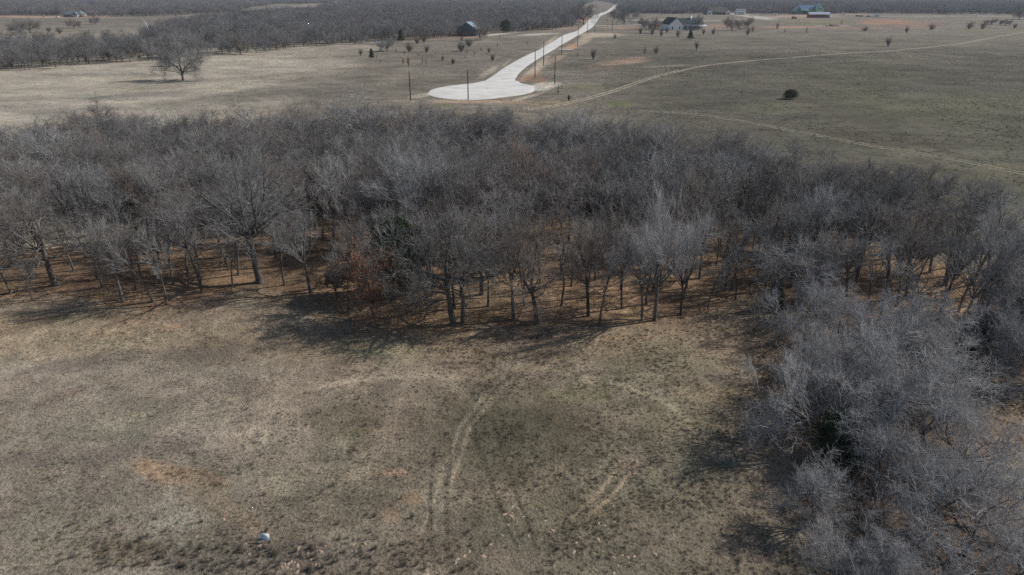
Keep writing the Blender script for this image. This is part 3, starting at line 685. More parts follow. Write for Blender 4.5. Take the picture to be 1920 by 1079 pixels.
M['rust_shrub'] = mat('rusty_shrub', (.2, .1, .06), .9, .3, 3, .1)
M['green_shrub'] = mat('dark_shrub', (.05, .055, .04), .9, .3, 3, .1)
SH = {'g': [shrub_mesh(900 + k, 16, .75, 6, M['shrub']) for k in range(4)], 't': [shrub_mesh(910 + k, 7, .4, 7, M['shrub']) for k in range(3)],
      'r': [shrub_mesh(920, 10, .55, 8, M['rust_shrub'])], 'd': [shrub_mesh(930 + k, 16, .6, 9, M['green_shrub']) for k in range(2)]}
def boxes(L):
    """list of (x0,x1,y0,y1,z0,z1) -> V,F"""
    V = []; F = []
    for b in L:
        n = len(V); x0, x1, y0, y1, z0, z1 = b
        V += [(x0, y0, z0), (x1, y0, z0), (x1, y1, z0), (x0, y1, z0), (x0, y0, z1), (x1, y0, z1), (x1, y1, z1), (x0, y1, z1)]
        F += [(n, n + 3, n + 2, n + 1), (n + 4, n + 5, n + 6, n + 7), (n, n + 1, n + 5, n + 4), (n + 1, n + 2, n + 6, n + 5), (n + 2, n + 3, n + 7, n + 6), (n + 3, n, n + 4, n + 7)]
    return np.array(V, float), np.array(F)
SHRUBS = [ # px, py, height px, width/height, kind, label
 (676, 105, 14, .8, 'g', 'grey bush left of the small dark cedar below the pickup'), (767, 98, 17, 1.3, 'g', 'broad dark grey bush in the middle of the scrub left of the road'), (800, 99, 14, 1.0, 'g', 'grey bush right of the broad dark one'),
 (782, 82, 11, 1.2, 'g', 'bush at the belt edge between conical cedar and barn, left'), (795, 80, 15, .9, 'g', 'taller bush at the belt edge between conical cedar and barn'),
 (864, 97, 17, 1.3, 'g', 'broad dark bush below the blue barn'), (880, 88, 14, 1.3, 'g', 'bush just behind and right of the broad one below the barn'), (756, 121, 12, .6, 'r', 'short rust-coloured sapling, left of the tall rusty one'),
 (766, 124, 19, .5, 'r', 'tall rust-coloured sapling in the scrub'), (792, 120, 9, .7, 't', 'left of a pair of tiny saplings right of the rusty ones'), (799, 122, 11, .6, 't', 'right of a pair of tiny saplings right of the rusty ones'),
 (830, 115, 10, .8, 'g', 'small lone bush above the far pole of the turning circle'), (849, 121, 11, .9, 'd', 'dark low bush nearest the turning circle on its far side'), (923, 114, 11, .9, 'd', 'dark small bush left of the road with a long shadow'),
 (917, 100, 10, .8, 'g', 'small bush up the slope from the dark one by the road'), (889, 103, 7, .8, 't', 'tiny sapling right below the barn bushes'), (876, 103, 9, .6, 't', 'tiny upright sapling below the barn bushes'),
 (758, 104, 10, .6, 't', 'thin dark sapling under the broad dark grey bush'), (707, 111, 8, .8, 't', 'tiny sapling right of the small dark cedar'), (714, 119, 6, 1, 't', 'tiny tuft of stems below the small dark cedar'),
 (784, 106, 7, .7, 't', 'tiny sapling between the two mid scrub bushes'), (743, 99, 9, .7, 't', 'thin sapling right of the tree by the pickup'), (933, 90, 11, .5, 't', 'thin upright sapling left of the road, high on the slope'),
 (902, 97, 8, .8, 't', 'pale sapling between barn bushes and road'), (817, 102, 6, .8, 't', 'tiny pale sapling in the open below the barn'), (872, 110, 7, .5, 't', 'tiny thin sapling in front of the barn bushes'),
 (866, 77, 8, .9, 'g', 'small bush at the foot of the blue barn'), (937, 72, 7, .7, 't', 'tiny sapling by the barn driveway'), (988, 84, 7, .7, 't', 'tiny sapling just left of the road'),
 (1112, 112, 20, .7, 'g', 'ragged tall bush right of the road above the red soil'), (1153, 73, 9, .9, 'g', 'small dark bush right of the road junction'), (1209, 102, 15, .7, 't', 'left of two bushes above the pale scrape'),
 (1230, 101, 14, 1.1, 'g', 'right, fuller one of two bushes above the pale scrape'), (1306, 94, 16, .6, 'g', 'upright bush between farmhouse cedar and the track'), (1201, 64, 11, .8, 'd', 'dark bush left of the pale cabinet'),
 (1222, 66, 12, .8, 'g', 'bush right of the pale cabinet'), (1239, 69, 13, .8, 'g', 'bush under the left wall of the farmhouse'), (1250, 62, 10, .8, 'g', 'bush touching the gable of the farmhouse'), (1271, 70, 13, .8, 'g', 'bush between gable and dark cedar'),
 (1319, 65, 11, .7, 'g', 'bush at the right end of the farmhouse'), (1337, 65, 13, .8, 'g', 'bush standing off the right end of the farmhouse'), (1083, 107, 10, .5, 't', 'thin sapling beside the road bank'),
 (1402, 67, 15, .8, 'g', 'left bush of a pair below the reddish trees'), (1411, 60, 11, .9, 'r', 'rusty bush of a pair below the reddish trees'), (1665, 87, 17, .8, 'g', 'lone vase-shaped bush on the upper right pasture'),
 (1700, 62, 12, .9, 'g', 'dark bush up the slope from the lone vase-shaped one'), (1747, 56, 10, 1.6, 'g', 'wide low bush on the upper right slope'), (1817, 54, 13, 1.5, 'g', 'wide dark bush left of a clump on the far right'),
 (1842, 54, 13, 1.2, 'g', 'spiky clump on the far right slope'), (1512, 62, 11, .6, 't', 'thin sapling below the brush pile'), (1471, 61, 7, .8, 't', 'tiny sapling left below the brush pile'), (1457, 55, 13, .7, 'r', 'reddish bush at the edge of bare soil'),
 (1577, 48, 10, .7, 't', 'sapling right of the brush pile'), (1622, 58, 8, 2.2, 'g', 'flat scrub below the orange soil'), (1902, 53, 9, 1.0, 'g', 'small bush near the right edge, upper slope'), (1876, 47, 8, 1.2, 'g', 'small bush under the far right scrub trees'),
 (1046, 178, 14, .5, 't', 'bare sapling just right of the turning circle'), (1066, 190, 12, .7, 'd', 'small dark sapling beside the dirt track, near the turning circle'), (694, 131, 4, 1, 't', 'lowest speck of a sapling on the left slope'),
 (92, 60, 9, 1.2, 'g', 'low bush right of the two broad field trees'), (112, 63, 11, 1.6, 'g', 'wide low bush below the far pale house'), (330, 32, 5, 1, 'g', 'dot of a bush by the far belt')]
for px, py, hp, wd, kd, lab in SHRUBS:
    x, y, s = at(px, py); H = hp * s * 1.05
    o = obj('shrub' if kd != 't' else 'sapling', random.choice(SH[kd]), loc=(x, y, hz(x, y) - .05), rz=rr(0, 6.28)); o.scale = (H * wd * .8, H * wd * .8, H)
    tag(o, lab, 'bush' if kd != 't' else 'sapling')

# ------------------------------------------------------------------ scattered stuff through one object each
def source_collection(name, meshes):
    c = bpy.data.collections.new(name)
    for k, me in enumerate(meshes): c.objects.link(bpy.data.objects.new(f'{name}_{chr(97 + k)}', me))
    return c
def scatter(name, X, Y, Zoff, scl, coll, nvar, label, cat, col=None, rng=RNG, vi=None):
    n = len(X); me = bpy.data.meshes.new(name); me.vertices.add(n)
    Z = height(X, Y) + Zoff
    me.vertices.foreach_set('co', np.column_stack([X, Y, Z]).astype(np.float32).ravel())
    def attr(nm, ty, key, v): a = me.attributes.new(nm, ty, 'POINT'); a.data.foreach_set(key, v)
    attr('scl', 'FLOAT_VECTOR', 'vector', np.asarray(scl, np.float32).ravel())
    attr('rz', 'FLOAT', 'value', (rng.random(n) * 6.283).astype(np.float32))
    attr('vi', 'INT', 'value', (rng.integers(0, nvar, n) if vi is None else vi).astype(np.int32))
    if col is not None: attr('tcol', 'FLOAT_COLOR', 'color', np.column_stack([col, np.ones(n)]).astype(np.float32).ravel())
    o = obj(name, me)
    ng = bpy.data.node_groups.new(name + '_nodes', 'GeometryNodeTree'); ng.is_modifier = True
    ng.interface.new_socket('Geometry', in_out='INPUT', socket_type='NodeSocketGeometry'); ng.interface.new_socket('Geometry', in_out='OUTPUT', socket_type='NodeSocketGeometry')
    gi = ng.nodes.new('NodeGroupInput'); go = ng.nodes.new('NodeGroupOutput')
    ip = ng.nodes.new('GeometryNodeInstanceOnPoints'); ci = ng.nodes.new('GeometryNodeCollectionInfo')
    ci.inputs['Collection'].default_value = coll; ci.inputs['Separate Children'].default_value = True; ci.inputs['Reset Children'].default_value = True
    def na_(nm, ty): q = ng.nodes.new('GeometryNodeInputNamedAttribute'); q.data_type = ty; q.inputs['Name'].default_value = nm; return q.outputs['Attribute']
    cx = ng.nodes.new('ShaderNodeCombineXYZ'); ng.links.new(na_('rz', 'FLOAT'), cx.inputs['Z'])
    L = ng.links
    L.new(gi.outputs[0], ip.inputs['Points']); L.new(ci.outputs[0], ip.inputs['Instance']); ip.inputs['Pick Instance'].default_value = True
    L.new(na_('vi', 'INT'), ip.inputs['Instance Index']); L.new(cx.outputs[0], ip.inputs['Rotation']); L.new(na_('scl', 'FLOAT_VECTOR'), ip.inputs['Scale'])
    L.new(ip.outputs[0], go.inputs[0])
    md = o.modifiers.new('scatter', 'NODES'); md.node_group = ng
    o['kind'] = 'stuff'; o['label'] = label; o['category'] = cat
    return o

# grass tufts
def tuft_mesh(seed, nb, hgt, spread, mt, w=.012):
    rng = np.random.default_rng(seed)
    th = rng.random(nb) * 6.283; el = rng.uniform(.1, spread, nb)
    d = np.stack([np.sin(el) * np.cos(th), np.sin(el) * np.sin(th), np.cos(el)], 1)
    base = rng.normal(0, .06, (nb, 3)) * [1, 1, 0]
    P, R_ = grow(rng, base, d, hgt * rng.uniform(.5, 1, nb), np.full(nb, w), np.full(nb, w * .3), 3, .12, -.12)
    V, F = tubes(P, R_, 3)
    return mesh_np('tuft', V, F, mt)
tc = source_collection('grass_tuft', [tuft_mesh(1000 + k, 26, .26 + .05 * (k % 3), 1.2, M['tuft']) for k in range(5)])
rng = np.random.default_rng(4242)
n = 230000
X = rng.uniform(-75, 75, n); Y = rng.uniform(24, 112, n)
px, py, d = proj(X, Y, 0)
dn = fbm(X / 3.5, Y / 3.5, 88, 3); woods_in = inpoly(X, Y, WOODS)
keep = (px > -60) & (px < 1990) & (py < 1140) & (rng.random(n) < np.clip((dn - .3) * 2.6, .12, 1)) & (rng.random(n) < np.where(woods_in, .12, 1)) & (Y < 75 + 40 * (rng.random(n) < .25))
X, Y, px, py = X[keep], Y[keep], px[keep], py[keep]
col, ins = ground_colour(X, Y)
col = col * rng.uniform(.9, 1.7, (len(X), 1)) * (1 + rng.normal(0, .05, (len(X), 3)))
weedy = rng.random(len(X)) < (.03 + .2 * (fbm(X / 6, Y / 6, 99, 3) > .58) + .12 * (py > 980))
col[weedy] *= .68
sc = rng.uniform(.3, .8, (len(X), 1)) * np.where(weedy, 1.3, 1)[:, None] * np.array([1, 1, .8]); 
scatter('dry_grass', X, Y, -.02, sc, tc, 5, 'dry tufted winter grass over the near field', 'grass', col=np.clip(col, .02, .6), rng=rng)
print('tufts', len(X))
n = 120000
X = rng.uniform(-260, 260, n); Y = rng.uniform(95, 420, n); px, py, d = proj(X, Y, 0)
keep = (px > -60) & (px < 1990) & ~inpoly(X, Y, WOODS) & ~inpoly(px, py, [(800, 190), (800, 160), (900, 145), (1000, 100), (1080, 55), (1105, 55), (1040, 105), (1005, 160), (1000, 180), (900, 192)]) & (rng.random(n) < np.clip((fbm(X / 12, Y / 12, 88, 3) - .35) * 3, .05, 1))
X, Y = X[keep], Y[keep]; col, ins = ground_colour(X, Y); col = col * rng.uniform(.95, 1.6, (len(X), 1))
scatter('pasture_grass', X, Y, -.02, rng.uniform(.6, 1.4, (len(X), 1)) * np.array([1.3, 1.3, .6]), tc, 5, 'rough grass tufts over the pastures beyond the wood', 'grass', col=np.clip(col, .02, .6), rng=rng)

# stones and pale clods
def rock_mesh(seed):
    rng = np.random.default_rng(seed); nu, nv = 8, 5
    V = []
    for a in range(nv + 1):
        ph = math.pi * a / nv
        for b in range(nu):
            t = 2 * math.pi * b / nu; r = 1 + rng.normal(0, .14)
            V.append((r * math.sin(ph) * math.cos(t), r * .75 * math.sin(ph) * math.sin(t), .45 * r * math.cos(ph)))
    F = [(a * nu + b, a * nu + (b + 1) % nu, (a + 1) * nu + (b + 1) % nu, (a + 1) * nu + b) for a in range(nv) for b in range(nu)]
    return mesh_np('stone', V, [f[::-1] for f in F], M['stone'])
rc = source_collection('loose_stone', [rock_mesh(50 + k) for k in range(4)])
cl = []
for cx, cy, rx, ry, k in [(600, 1030, 120, 25, 20), (1020, 1000, 90, 30, 8), (1110, 1030, 90, 30, 9), (985, 960, 30, 20, 10), (1130, 985, 30, 12, 8), (1180, 1050, 40, 18, 12), (880, 1045, 40, 15, 8), (960, 660, 50, 20, 22), (1040, 680, 60, 10, 10), (1090, 690, 40, 6, 6), (880, 668, 40, 8, 10), (1110, 650, 30, 5, 6), (740, 886, 16, 5, 10), (325, 613, 10, 4, 10), (1180, 880, 20, 10, 8), (560, 1062, 50, 12, 20), (1340, 665, 60, 14, 8), (430, 1000, 80, 30, 8)]:
    for q in range(k): cl.append(at(cx + random.gauss(0, rx * .55), cy + random.gauss(0, ry * .55))[:2])
cl = np.array(cl)
scatter('stones', cl[:, 0], cl[:, 1], .0, rng.uniform(.03, .12, (len(cl), 1)) * np.array([1.5, 1.3, .7]), rc, 4, 'pale sandstone lumps and clods lying in the grass', 'stones', rng=rng)

# undergrowth in the wood
n = 2600
X = rng.uniform(Wx.min(0)[0], Wx.max(0)[0], n); Y = rng.uniform(Wx.min(0)[1], Wx.max(0)[1], n)
px, py, d = proj(X, Y, 0); dn = fbm(X / 8, Y / 8, 123, 2)
keep = inpoly(X, Y, WOODS) & (px > -60) & (px < 1990) & (rng.random(n) < np.clip((dn - .42) * 4, .0, 1) * np.clip((Y - 92) / 12, .0, 1) + .0)
ucoll = source_collection('brush', [shrub_mesh(950 + k, 9, .5, 7, M['twig']) for k in range(4)])
X, Y = X[keep], Y[keep]; print('brush', len(X))
scatter('undergrowth', X, Y, -.05, rng.uniform(1.2, 3.6, (len(X), 1)) * np.array([.6, .6, 1]), ucoll, 4, 'thin grey brush growing between the trunks of the wood', 'undergrowth', rng=rng)

# weeds at the bottom of the near field
n = 2600
P = [at(random.gauss(a, b), random.gauss(c, e))[:2] for a, b, c, e, k in [(450, 130, 1045, 22, 120), (640, 70, 1045, 20, 60), (250, 60, 1030, 22, 25), (640, 40, 790, 30, 15), (540, 400, 990, 60, 60)] for _ in range(k)]
P = np.array(P)
wc = source_collection('dead_weed', [shrub_mesh(970 + k, 12, .7, 5, M['weed']) for k in range(3)])
scatter('weeds', P[:, 0], P[:, 1], -.03, rng.uniform(.15, .45, (len(P), 1)) * np.array([.8, .8, 1]), wc, 3, 'dark dead weed stalks in the near grass', 'weeds', rng=rng)

# ------------------------------------------------------------------ far woods
def far_mesh(seed, style):
    t, c, _ = grow_tree(seed=seed, H=11, trunk_h=2.2, spread=1.4, nl=6, gn=1.2, dens=.5, rt=.24, style=style, twig_r=.03, fine=False)
    rng = np.random.default_rng(seed)
    V, F = join([t, c]); V = V / np.percentile(V[:, 2], 99.7)
    mi = np.concatenate([np.zeros(len(t[1])), np.ones(len(c[1]))])
    return mesh_np('far_tree', V, F, [M['bark'], M['far_twig']], mi)
def near_mesh(seed, style):
    t, c, _ = grow_tree(seed=seed, H=9, trunk_h=2.6, spread=1.25, nl=6, gn=1.25, dens=.62, rt=.15, style=style, twig_r=.0115)
    V, F = join([t, c]); V = V / np.percentile(V[:, 2], 99.7)
    return mesh_np('wood_tree', V, F, [M['bark'], M['twig']], np.concatenate([np.zeros(len(t[1])), np.ones(len(c[1]))]))
fc = source_collection('distant_tree', [far_mesh(1200 + k, 'oak' if k % 2 else 'elm') for k in range(7)] + [near_mesh(1300 + k, ['oak', 'elm', 'oak', 'slim', 'oak'][k]) for k in range(5)])
def zone(poly, spacing, seed):
    """jittered world grid inside an outline given in photo pixels on the ground plane"""
    Pw = world_line(poly); a = np.array(Pw); r = np.random.default_rng(seed)
    gx, gy = np.meshgrid(np.arange(a[:, 0].min(), a[:, 0].max(), spacing), np.arange(a[:, 1].min(), a[:, 1].max(), spacing))
    gx = gx.ravel() + r.uniform(-.5, .5, gx.size) * spacing; gy = gy.ravel() + r.uniform(-.5, .5, gx.size) * spacing
    k = inpoly(gx, gy, Pw); return gx[k], gy[k]
Z = [([(-60, 140), (110, 128), (200, 120), (330, 112), (335, 92), (250, 92), (200, 96), (100, 98), (-60, 104)], 6.5),
     ([(300, 112), (480, 98), (600, 88), (700, 81), (860, 70), (960, 62), (1040, 56), (1078, 50), (1084, 36), (1000, 30), (860, 30), (840, 34), (780, 34), (740, 28), (600, 26), (480, 34), (380, 44), (300, 58), (280, 84)], 6.8),
     ([(600, 26), (740, 27), (860, 28), (1000, 28), (1080, 30), (1082, 15), (1000, 14), (900, 12), (640, 14), (600, 20)], 8.5),
     ([(-80, 30), (100, 30), (170, 33), (300, 31), (440, 26), (470, 15), (520, 8), (800, 6), (1000, 7), (1000, 2), (-80, 2)], 11),
     ([(1164, 26), (1250, 27), (1318, 26), (1378, 25), (1440, 27), (1600, 25.5), (1920, 28), (2050, 28), (2050, 12), (1164, 12)], 8.5),
     ([(800, 11), (1000, 12), (1084, 14), (1110, 5), (1110, 1), (800, 1)], 14), ([(1164, 12), (2050, 12), (2050, 1), (1110, 1), (1140, 5)], 14)]
FX = []; FY = []
for k, (poly, sp) in enumerate(Z):
    a, b = zone(poly, sp, 60 + k); FX.append(a); FY.append(b)
FX = np.concatenate(FX); FY = np.concatenate(FY)
dens = fbm(FX / 60, FY / 60, 140, 3)
gapn = fbm(FX / 22, FY / 22, 145, 2)
keep = (rng.random(len(FX)) < np.clip((dens - .2) * 4, .4, 1)) & ((gapn > .30) | (rng.random(len(FX)) < .25)) & (np.hypot(FX, FY) < 3300)
FX, FY = FX[keep], FY[keep]; D = np.hypot(FX, FY)
H = rng.uniform(6, 12.5, len(FX)) * (1 + .25 * (fbm(FX / 80, FY / 80, 150, 2) - .5)) * np.where(D > 900, 1.1, 1)
wd = rng.uniform(.85, 1.15, len(FX)) * np.where(D > 900, 1.35, 1.0)
print('far trees', len(FX))
TA = np.array([(a, b) for a, b, c in TREES]); NX = []; 
cd = rng.uniform(Wx.min(0), Wx.max(0), (40000, 2)); cd = cd[inpoly(cd[:, 0], cd[:, 1], WOODS)]; pq = proj(cd[:, 0], cd[:, 1], 5.0)[0]
cd = cd[(pq > -60) & (pq < 2020) & (cd[:, 1] > np.where(pq > 1500, 80, 95))]
NX = list(REST); TB = np.vstack([TA, np.array(REST)]) if REST else TA.copy()
for c in cd:
    if len(NX) >= 460: break
    if np.min(np.hypot(*(TB - c).T)) > 3.0: NX.append(c); TB = np.vstack([TB, c])
NX = np.array(NX); print('rear fill', len(NX)); nN = len(NX)
vi = np.concatenate([rng.integers(0, 7, len(FX)), rng.integers(7, 12, nN)])
AX = np.concatenate([FX, NX[:, 0]]); AY = np.concatenate([FY, NX[:, 1]]); hN = rng.uniform(6.5, 11, nN); wN = hN * rng.uniform(.95, 1.3, nN)
scatter('woods', AX, AY, -.2, np.concatenate([np.column_stack([H * wd, H * wd, H]), np.column_stack([wN, wN, hN])]), fc, 12, 'leafless grey woods of the distance and the packed rear of the near wood', 'woods', rng=rng, vi=vi)
# dark evergreens dotted through the far woods
q = rng.random(len(FX)) < .004
me_c = PROTO['cedar_cone'][1].copy(); 
cc2 = source_collection('distant_cedar', [PROTO['cedar_round'][1], PROTO['cedar_cone'][1]])
scatter('far_evergreens', FX[q] + 2, FY[q], 0, np.column_stack([H[q] * .12] * 3), cc2, 2, 'dark evergreens dotted through the distant woods', 'woods', rng=rng)
# scrub saplings with brown leaves along the belt in front of the barn
for k in range(16):
    px = 790 + k * 6.4 + rr(-2, 2); x, y, s = at(px, 71 + rr(-1.2, .6)); H = rr(8, 12) * s
    o = obj('shrub', SH['r'][0], loc=(x, y, hz(x, y)), rz=rr(0, 6)); o.scale = (H * .5, H * .5, H)
    tag(o, 'rusty-leaved sapling in the row at the belt edge left of the blue barn', 'bush', 'rusty saplings left of the barn')

# ------------------------------------------------------------------ utility poles
M['pole'] = mat('pole_wood', (.045, .036, .03), .9, .2, 2)
V, F = tubes(np.array([[[0, 0, -.5], [0, 0, 4.5], [0, 0, 9.5]]]), np.array([[.17, .15, .12]]), 10)
# a bracket of three insulators at the top
ins = boxes([(-.09, .09, -.22, .22, 9.0, 9.12), (-.05, .05, -.28, -.2, 8.95, 9.35), (-.05, .05, .2, .28, 8.95, 9.35)])
pm = mesh_np('pole', V, F, M['pole'], smooth=True); im = mesh_np('insulator_bracket', *ins, mat('insulator', (.09, .085, .08), .5))
cap = mesh_np('cap', *boxes([(-.13, .13, -.13, .13, 9.5, 9.58)]), mat('pole_cap', (.25, .24, .22), .5))
POLES = [(770, 190, 53, 'leftmost pole, left of the turning circle'), (878, 188, 53, 'pole standing before the near rim of the turning circle'), (1040, 159, 51, 'pole right of the turning circle, clear of the road'),
         (1003, 146, 49, 'pole at the neck where road meets turning circle'), (1019, 123, 43, 'second pole up the right side of the road'), (1053, 104, 36, 'third pole up the right side of the road, by the pipe'),
         (1083, 87, 37, 'fourth pole up the right side of the road, above the orange bank'), (1101, 66, 28, 'pole near the road junction, left'), (1115, 60, 28, 'pole at the road junction, right'),
         (1148, 58, 28, 'pole right of the junction near the white box'), (1035, 58, 20, 'pole left of the road against the belt'), (1138, 42, 18, 'pole beside the white sign past the bend'),
         (1119, 28, 17, 'short-looking pole left of the road crest'), (1132, 28, 15, 'pole right of the road crest'), (1146, 24, 13, 'farthest pole where the road vanishes'), (1279, 34, 9, 'far pole behind the farmhouse')]
for px, py, hp, lab in POLES:
    x, y, s = at(px, py)
    e = thing('utility_pole', lab, 'utility pole', (x, y, hz(x, y)), rr(-.2, .2), 'wooden poles along the concrete road'); k = hp * s / 9.5; e.scale = (max(k, 1) * 1.0, max(k, 1), k)
    obj('pole', pm, e); obj('insulator_bracket', im, e); obj('cap', cap, e)

# ------------------------------------------------------------------ buildings
def prism_gable(x0, x1, y0, y1, eave, ridge, axis='y', over=.5, th=.25):
    """wall shell with gables and a roof of two slabs; axis = direction of the ridge"""
    if axis == 'y':
        xm = (x0 + x1) / 2
        V = [(x0, y0, -.3), (x1, y0, -.3), (x1, y0, eave), (xm, y0, ridge), (x0, y0, eave), (x0, y1, -.3), (x1, y1, -.3), (x1, y1, eave), (xm, y1, ridge), (x0, y1, eave)]
    else:
        ym = (y0 + y1) / 2
        V = [(x0, y1, -.3), (x0, y0, -.3), (x0, y0, eave), (x0, ym, ridge), (x0, y1, eave), (x1, y1, -.3), (x1, y0, -.3), (x1, y0, eave), (x1, ym, ridge), (x1, y1, eave)]
    Fw = [(0, 1, 2, 4), (4, 2, 3, 3), (5, 9, 7, 6), (9, 8, 8, 7), (0, 4, 9, 5), (1, 6, 7, 2)]
    import bmesh
    def mk(V, F):
        bm = bmesh.new(); vs = [bm.verts.new(v) for v in V]
        for f in F:
            f2 = []; [f2.append(i) for i in f if i not in f2]
            bm.faces.new([vs[i] for i in f2])
        bmesh.ops.recalc_face_normals(bm, faces=bm.faces)
        return bm
    walls = mk(V, Fw)
    run = ((x1 - x0) if axis == 'y' else (y1 - y0)) / 2; sl = (ridge - eave) / run
    RV = []; RF = []
    for sgn in (-1, 1):
        n = len(RV)
        for (r, z) in ((run + over, eave - over * sl), (0, ridge)):
            for t in ((y0 - over, y1 + over) if axis == 'y' else (x0 - over, x1 + over)):
                c = ((x0 + x1) / 2 + sgn * r, t) if axis == 'y' else (t, (y0 + y1) / 2 + sgn * r)
                RV.append((c[0], c[1], z + .03)); RV.append((c[0], c[1], z + .03 + th))
        RF += [(n, n + 2, n + 6, n + 4), (n + 1, n + 5, n + 7, n + 3), (n, n + 1, n + 3, n + 2), (n + 4, n + 6, n + 7, n + 5), (n, n + 4, n + 5, n + 1), (n + 2, n + 3, n + 7, n + 6)]
    roof = mk(RV, RF)
    return walls, roof
def hip(x0, x1, y0, y1, eave, ridge, over=.6):
    import bmesh
    bm = bmesh.new(); a = (y1 - y0) / 2 * .95
    x0 -= over; x1 += over; y0 -= over; y1 += over; ym = (y0 + y1) / 2
    P = [(x0, y0, eave - .2), (x1, y0, eave - .2), (x1, y1, eave - .2), (x0, y1, eave - .2), (x0, y0, eave), (x1, y0, eave), (x1, y1, eave), (x0, y1, eave), (x0 + a, ym, ridge), (x1 - a, ym, ridge)]
    vs = [bm.verts.new(p) for p in P]
    for f in [(3, 2, 1, 0), (0, 1, 5, 4), (1, 2, 6, 5), (2, 3, 7, 6), (3, 0, 4, 7), (4, 5, 9, 8), (6, 7, 8, 9), (5, 6, 9), (7, 4, 8)]: bm.faces.new([vs[i] for i in f])
    return bm
def bmobj(name, bm, m, parent):
    me = bpy.data.meshes.new(name); bm.to_mesh(me); bm.free(); me.materials.append(m); return obj(name, me, parent)
def bx(name, L, m, parent): return obj(name, mesh_np(name, *boxes(L), m), parent)
G = dict(glass=mat('window_glass', (.03, .035, .045), .15, spec=.5), white=mat('white_siding', (.86, .86, .85), .7, .04, .6), dgreen=mat('dark_green_shingle', (.045, .065, .065), .8, .25, 1.5),
         metal=mat('pale_metal_roof', (.42, .47, .52), .4, .08, .8, .4), barn=mat('blue_grey_sheet', (.085, .12, .15), .55, .08, 1.0, .3), barnroof=mat('barn_roof_sheet', (.25, .33, .38), .45, .08, .8, .4),
         brick=mat('brown_brick', (.17, .12, .095), .9, .25, 3), brown=mat('brown_shingle', (.12, .11, .105), .9, .25, 1.2), greyroof=mat('grey_green_shingle', (.17, .20, .205), .85, .2, 1.2), tan=mat('tan_brick', (.30, .26, .22), .9, .15, 2),
         sheath=mat('green_sheathing', (.34, .62, .40), .6, .08, .8), dsheath=mat('dark_green_sheathing', (.09, .19, .12), .6, .08, .8), blueroof=mat('blue_underlay', (.08, .17, .30), .6, .1, .8), red=mat('red_sheet', (.22, .035, .035), .6, .1, 1), black=mat('black_paint', (.02, .02, .022), .5),
         blue=mat('blue_sheet', (.08, .14, .22), .5), dark=mat('dark_rubber', (.015, .015, .015), .8), orange=mat('orange_plastic', (.6, .2, .05), .6), door=mat('door_paint', (.12, .10, .09), .6), silver=mat('silver_paint', (.45, .45, .46), .4, spec=.5))

# white farmhouse
x, y, s = at(1267, 57.5)
h = thing('farmhouse', 'white farmhouse with dark green roof and long porch beyond the dirt track', 'house', (x, y, hz(x, y)), math.radians(10))
w, r = prism_gable(-6, 6, 0, 20, 5, 10, 'y'); bmobj('wall', w, G['white'], h); rf = bmobj('roof', r, G['dgreen'], h)
w, r = prism_gable(6.0, 27, 5, 15, 4.4, 9.2, 'x', .4); bmobj('wing_wall', w, G['white'], h); rw = bmobj('wing_roof', r, G['dgreen'], h)
bx('chimney', [(16, 17.6, 9, 10.6, 7, 11.2)], G['white'], rw)
pr = mesh_np('porch_roof', [(6.2, 5.2, 4.5), (29, 5.2, 4.5), (29, .6, 3.2), (6.2, .6, 3.2), (6.2, 5.2, 4.4), (29, 5.2, 4.4), (29, .6, 3.1), (6.2, .6, 3.1)], [(3, 2, 1, 0), (4, 5, 6, 7), (3, 7, 6, 2), (2, 6, 5, 1), (0, 4, 7, 3), (1, 5, 4, 0)], G['metal'])
p_ = obj('porch_roof', pr, h)
for q in range(6): bx('porch_post', [(6.8 + q * 4.2, 7.05 + q * 4.2, .9, 1.15, -.2, 3.15)], G['white'], p_)
for xx in (-3.2, 3.4): wn = bx('window', [(xx - .55, xx + .55, -.06, .02, .9, 3.0)], G['glass'], h); bx('frame', [(xx - .7, xx + .7, -.03, .01, .75, .9), (xx - .7, xx + .7, -.03, .01, 3.0, 3.15)], G['white'], wn)
for xx in (8.2, 10.4, 14.6, 20, 23): bx('window', [(xx, xx + 1.4, 4.94, 5.01, 1.0, 2.8)], G['glass'], h)
bx('door', [(17, 18.2, 4.93, 5.02, 0, 2.4)], G['door'], h)

# blue barn
x, y, s = at(875, 68.5)
h = thing('barn', 'blue-grey metal barn with pale roof at the edge of the tree belt', 'barn', (x, y, hz(x, y)), math.radians(-8))
w, r = prism_gable(-7.2, 7.2, 0, 16, 5.2, 9.6, 'y', .5); bmobj('wall', w, G['barn'], h); bmobj('roof', r, G['barnroof'], h)
d = bx('door', [(-6.4, -3.6, -.08, .02, 0, 3.2)], G['black'], h); bx('handle', [(-4.0, -3.8, -.13, -.08, 1.2, 1.6)], G['silver'], d)
bx('window', [(3.2, 4.6, -.06, .02, 1.6, 2.7)], G['glass'], h)

# pale hip-roofed house far left
x, y, s = at(136, 33)
h = thing('house', 'pale house with grey-green hipped roof before the far left woods', 'house', (x, y, hz(x, y)))
bx('wall', [(-12, 13, 0, 12, -.3, 3.4)], G['tan'], h); bmobj('roof', hip(-12, 13, 0, 12, 3.4, 8.2), G['greyroof'], h)
bmobj('gable_roof', prism_gable(2, 9, -3, 4, 3.4, 5.8, 'y')[1], G['greyroof'], h)
bx('bay_wall', [(2.3, 8.7, -2.7, 0, -.3, 3.4)], G['white'], h)
for xx in (-10, -6, 3.5, 6.6, 10.5): bx('window', [(xx, xx + 1.5, (-2.78 if 2 < xx < 8 else -.06), (-2.7 if 2 < xx < 8 else .0), 1, 2.7)], G['glass'], h)

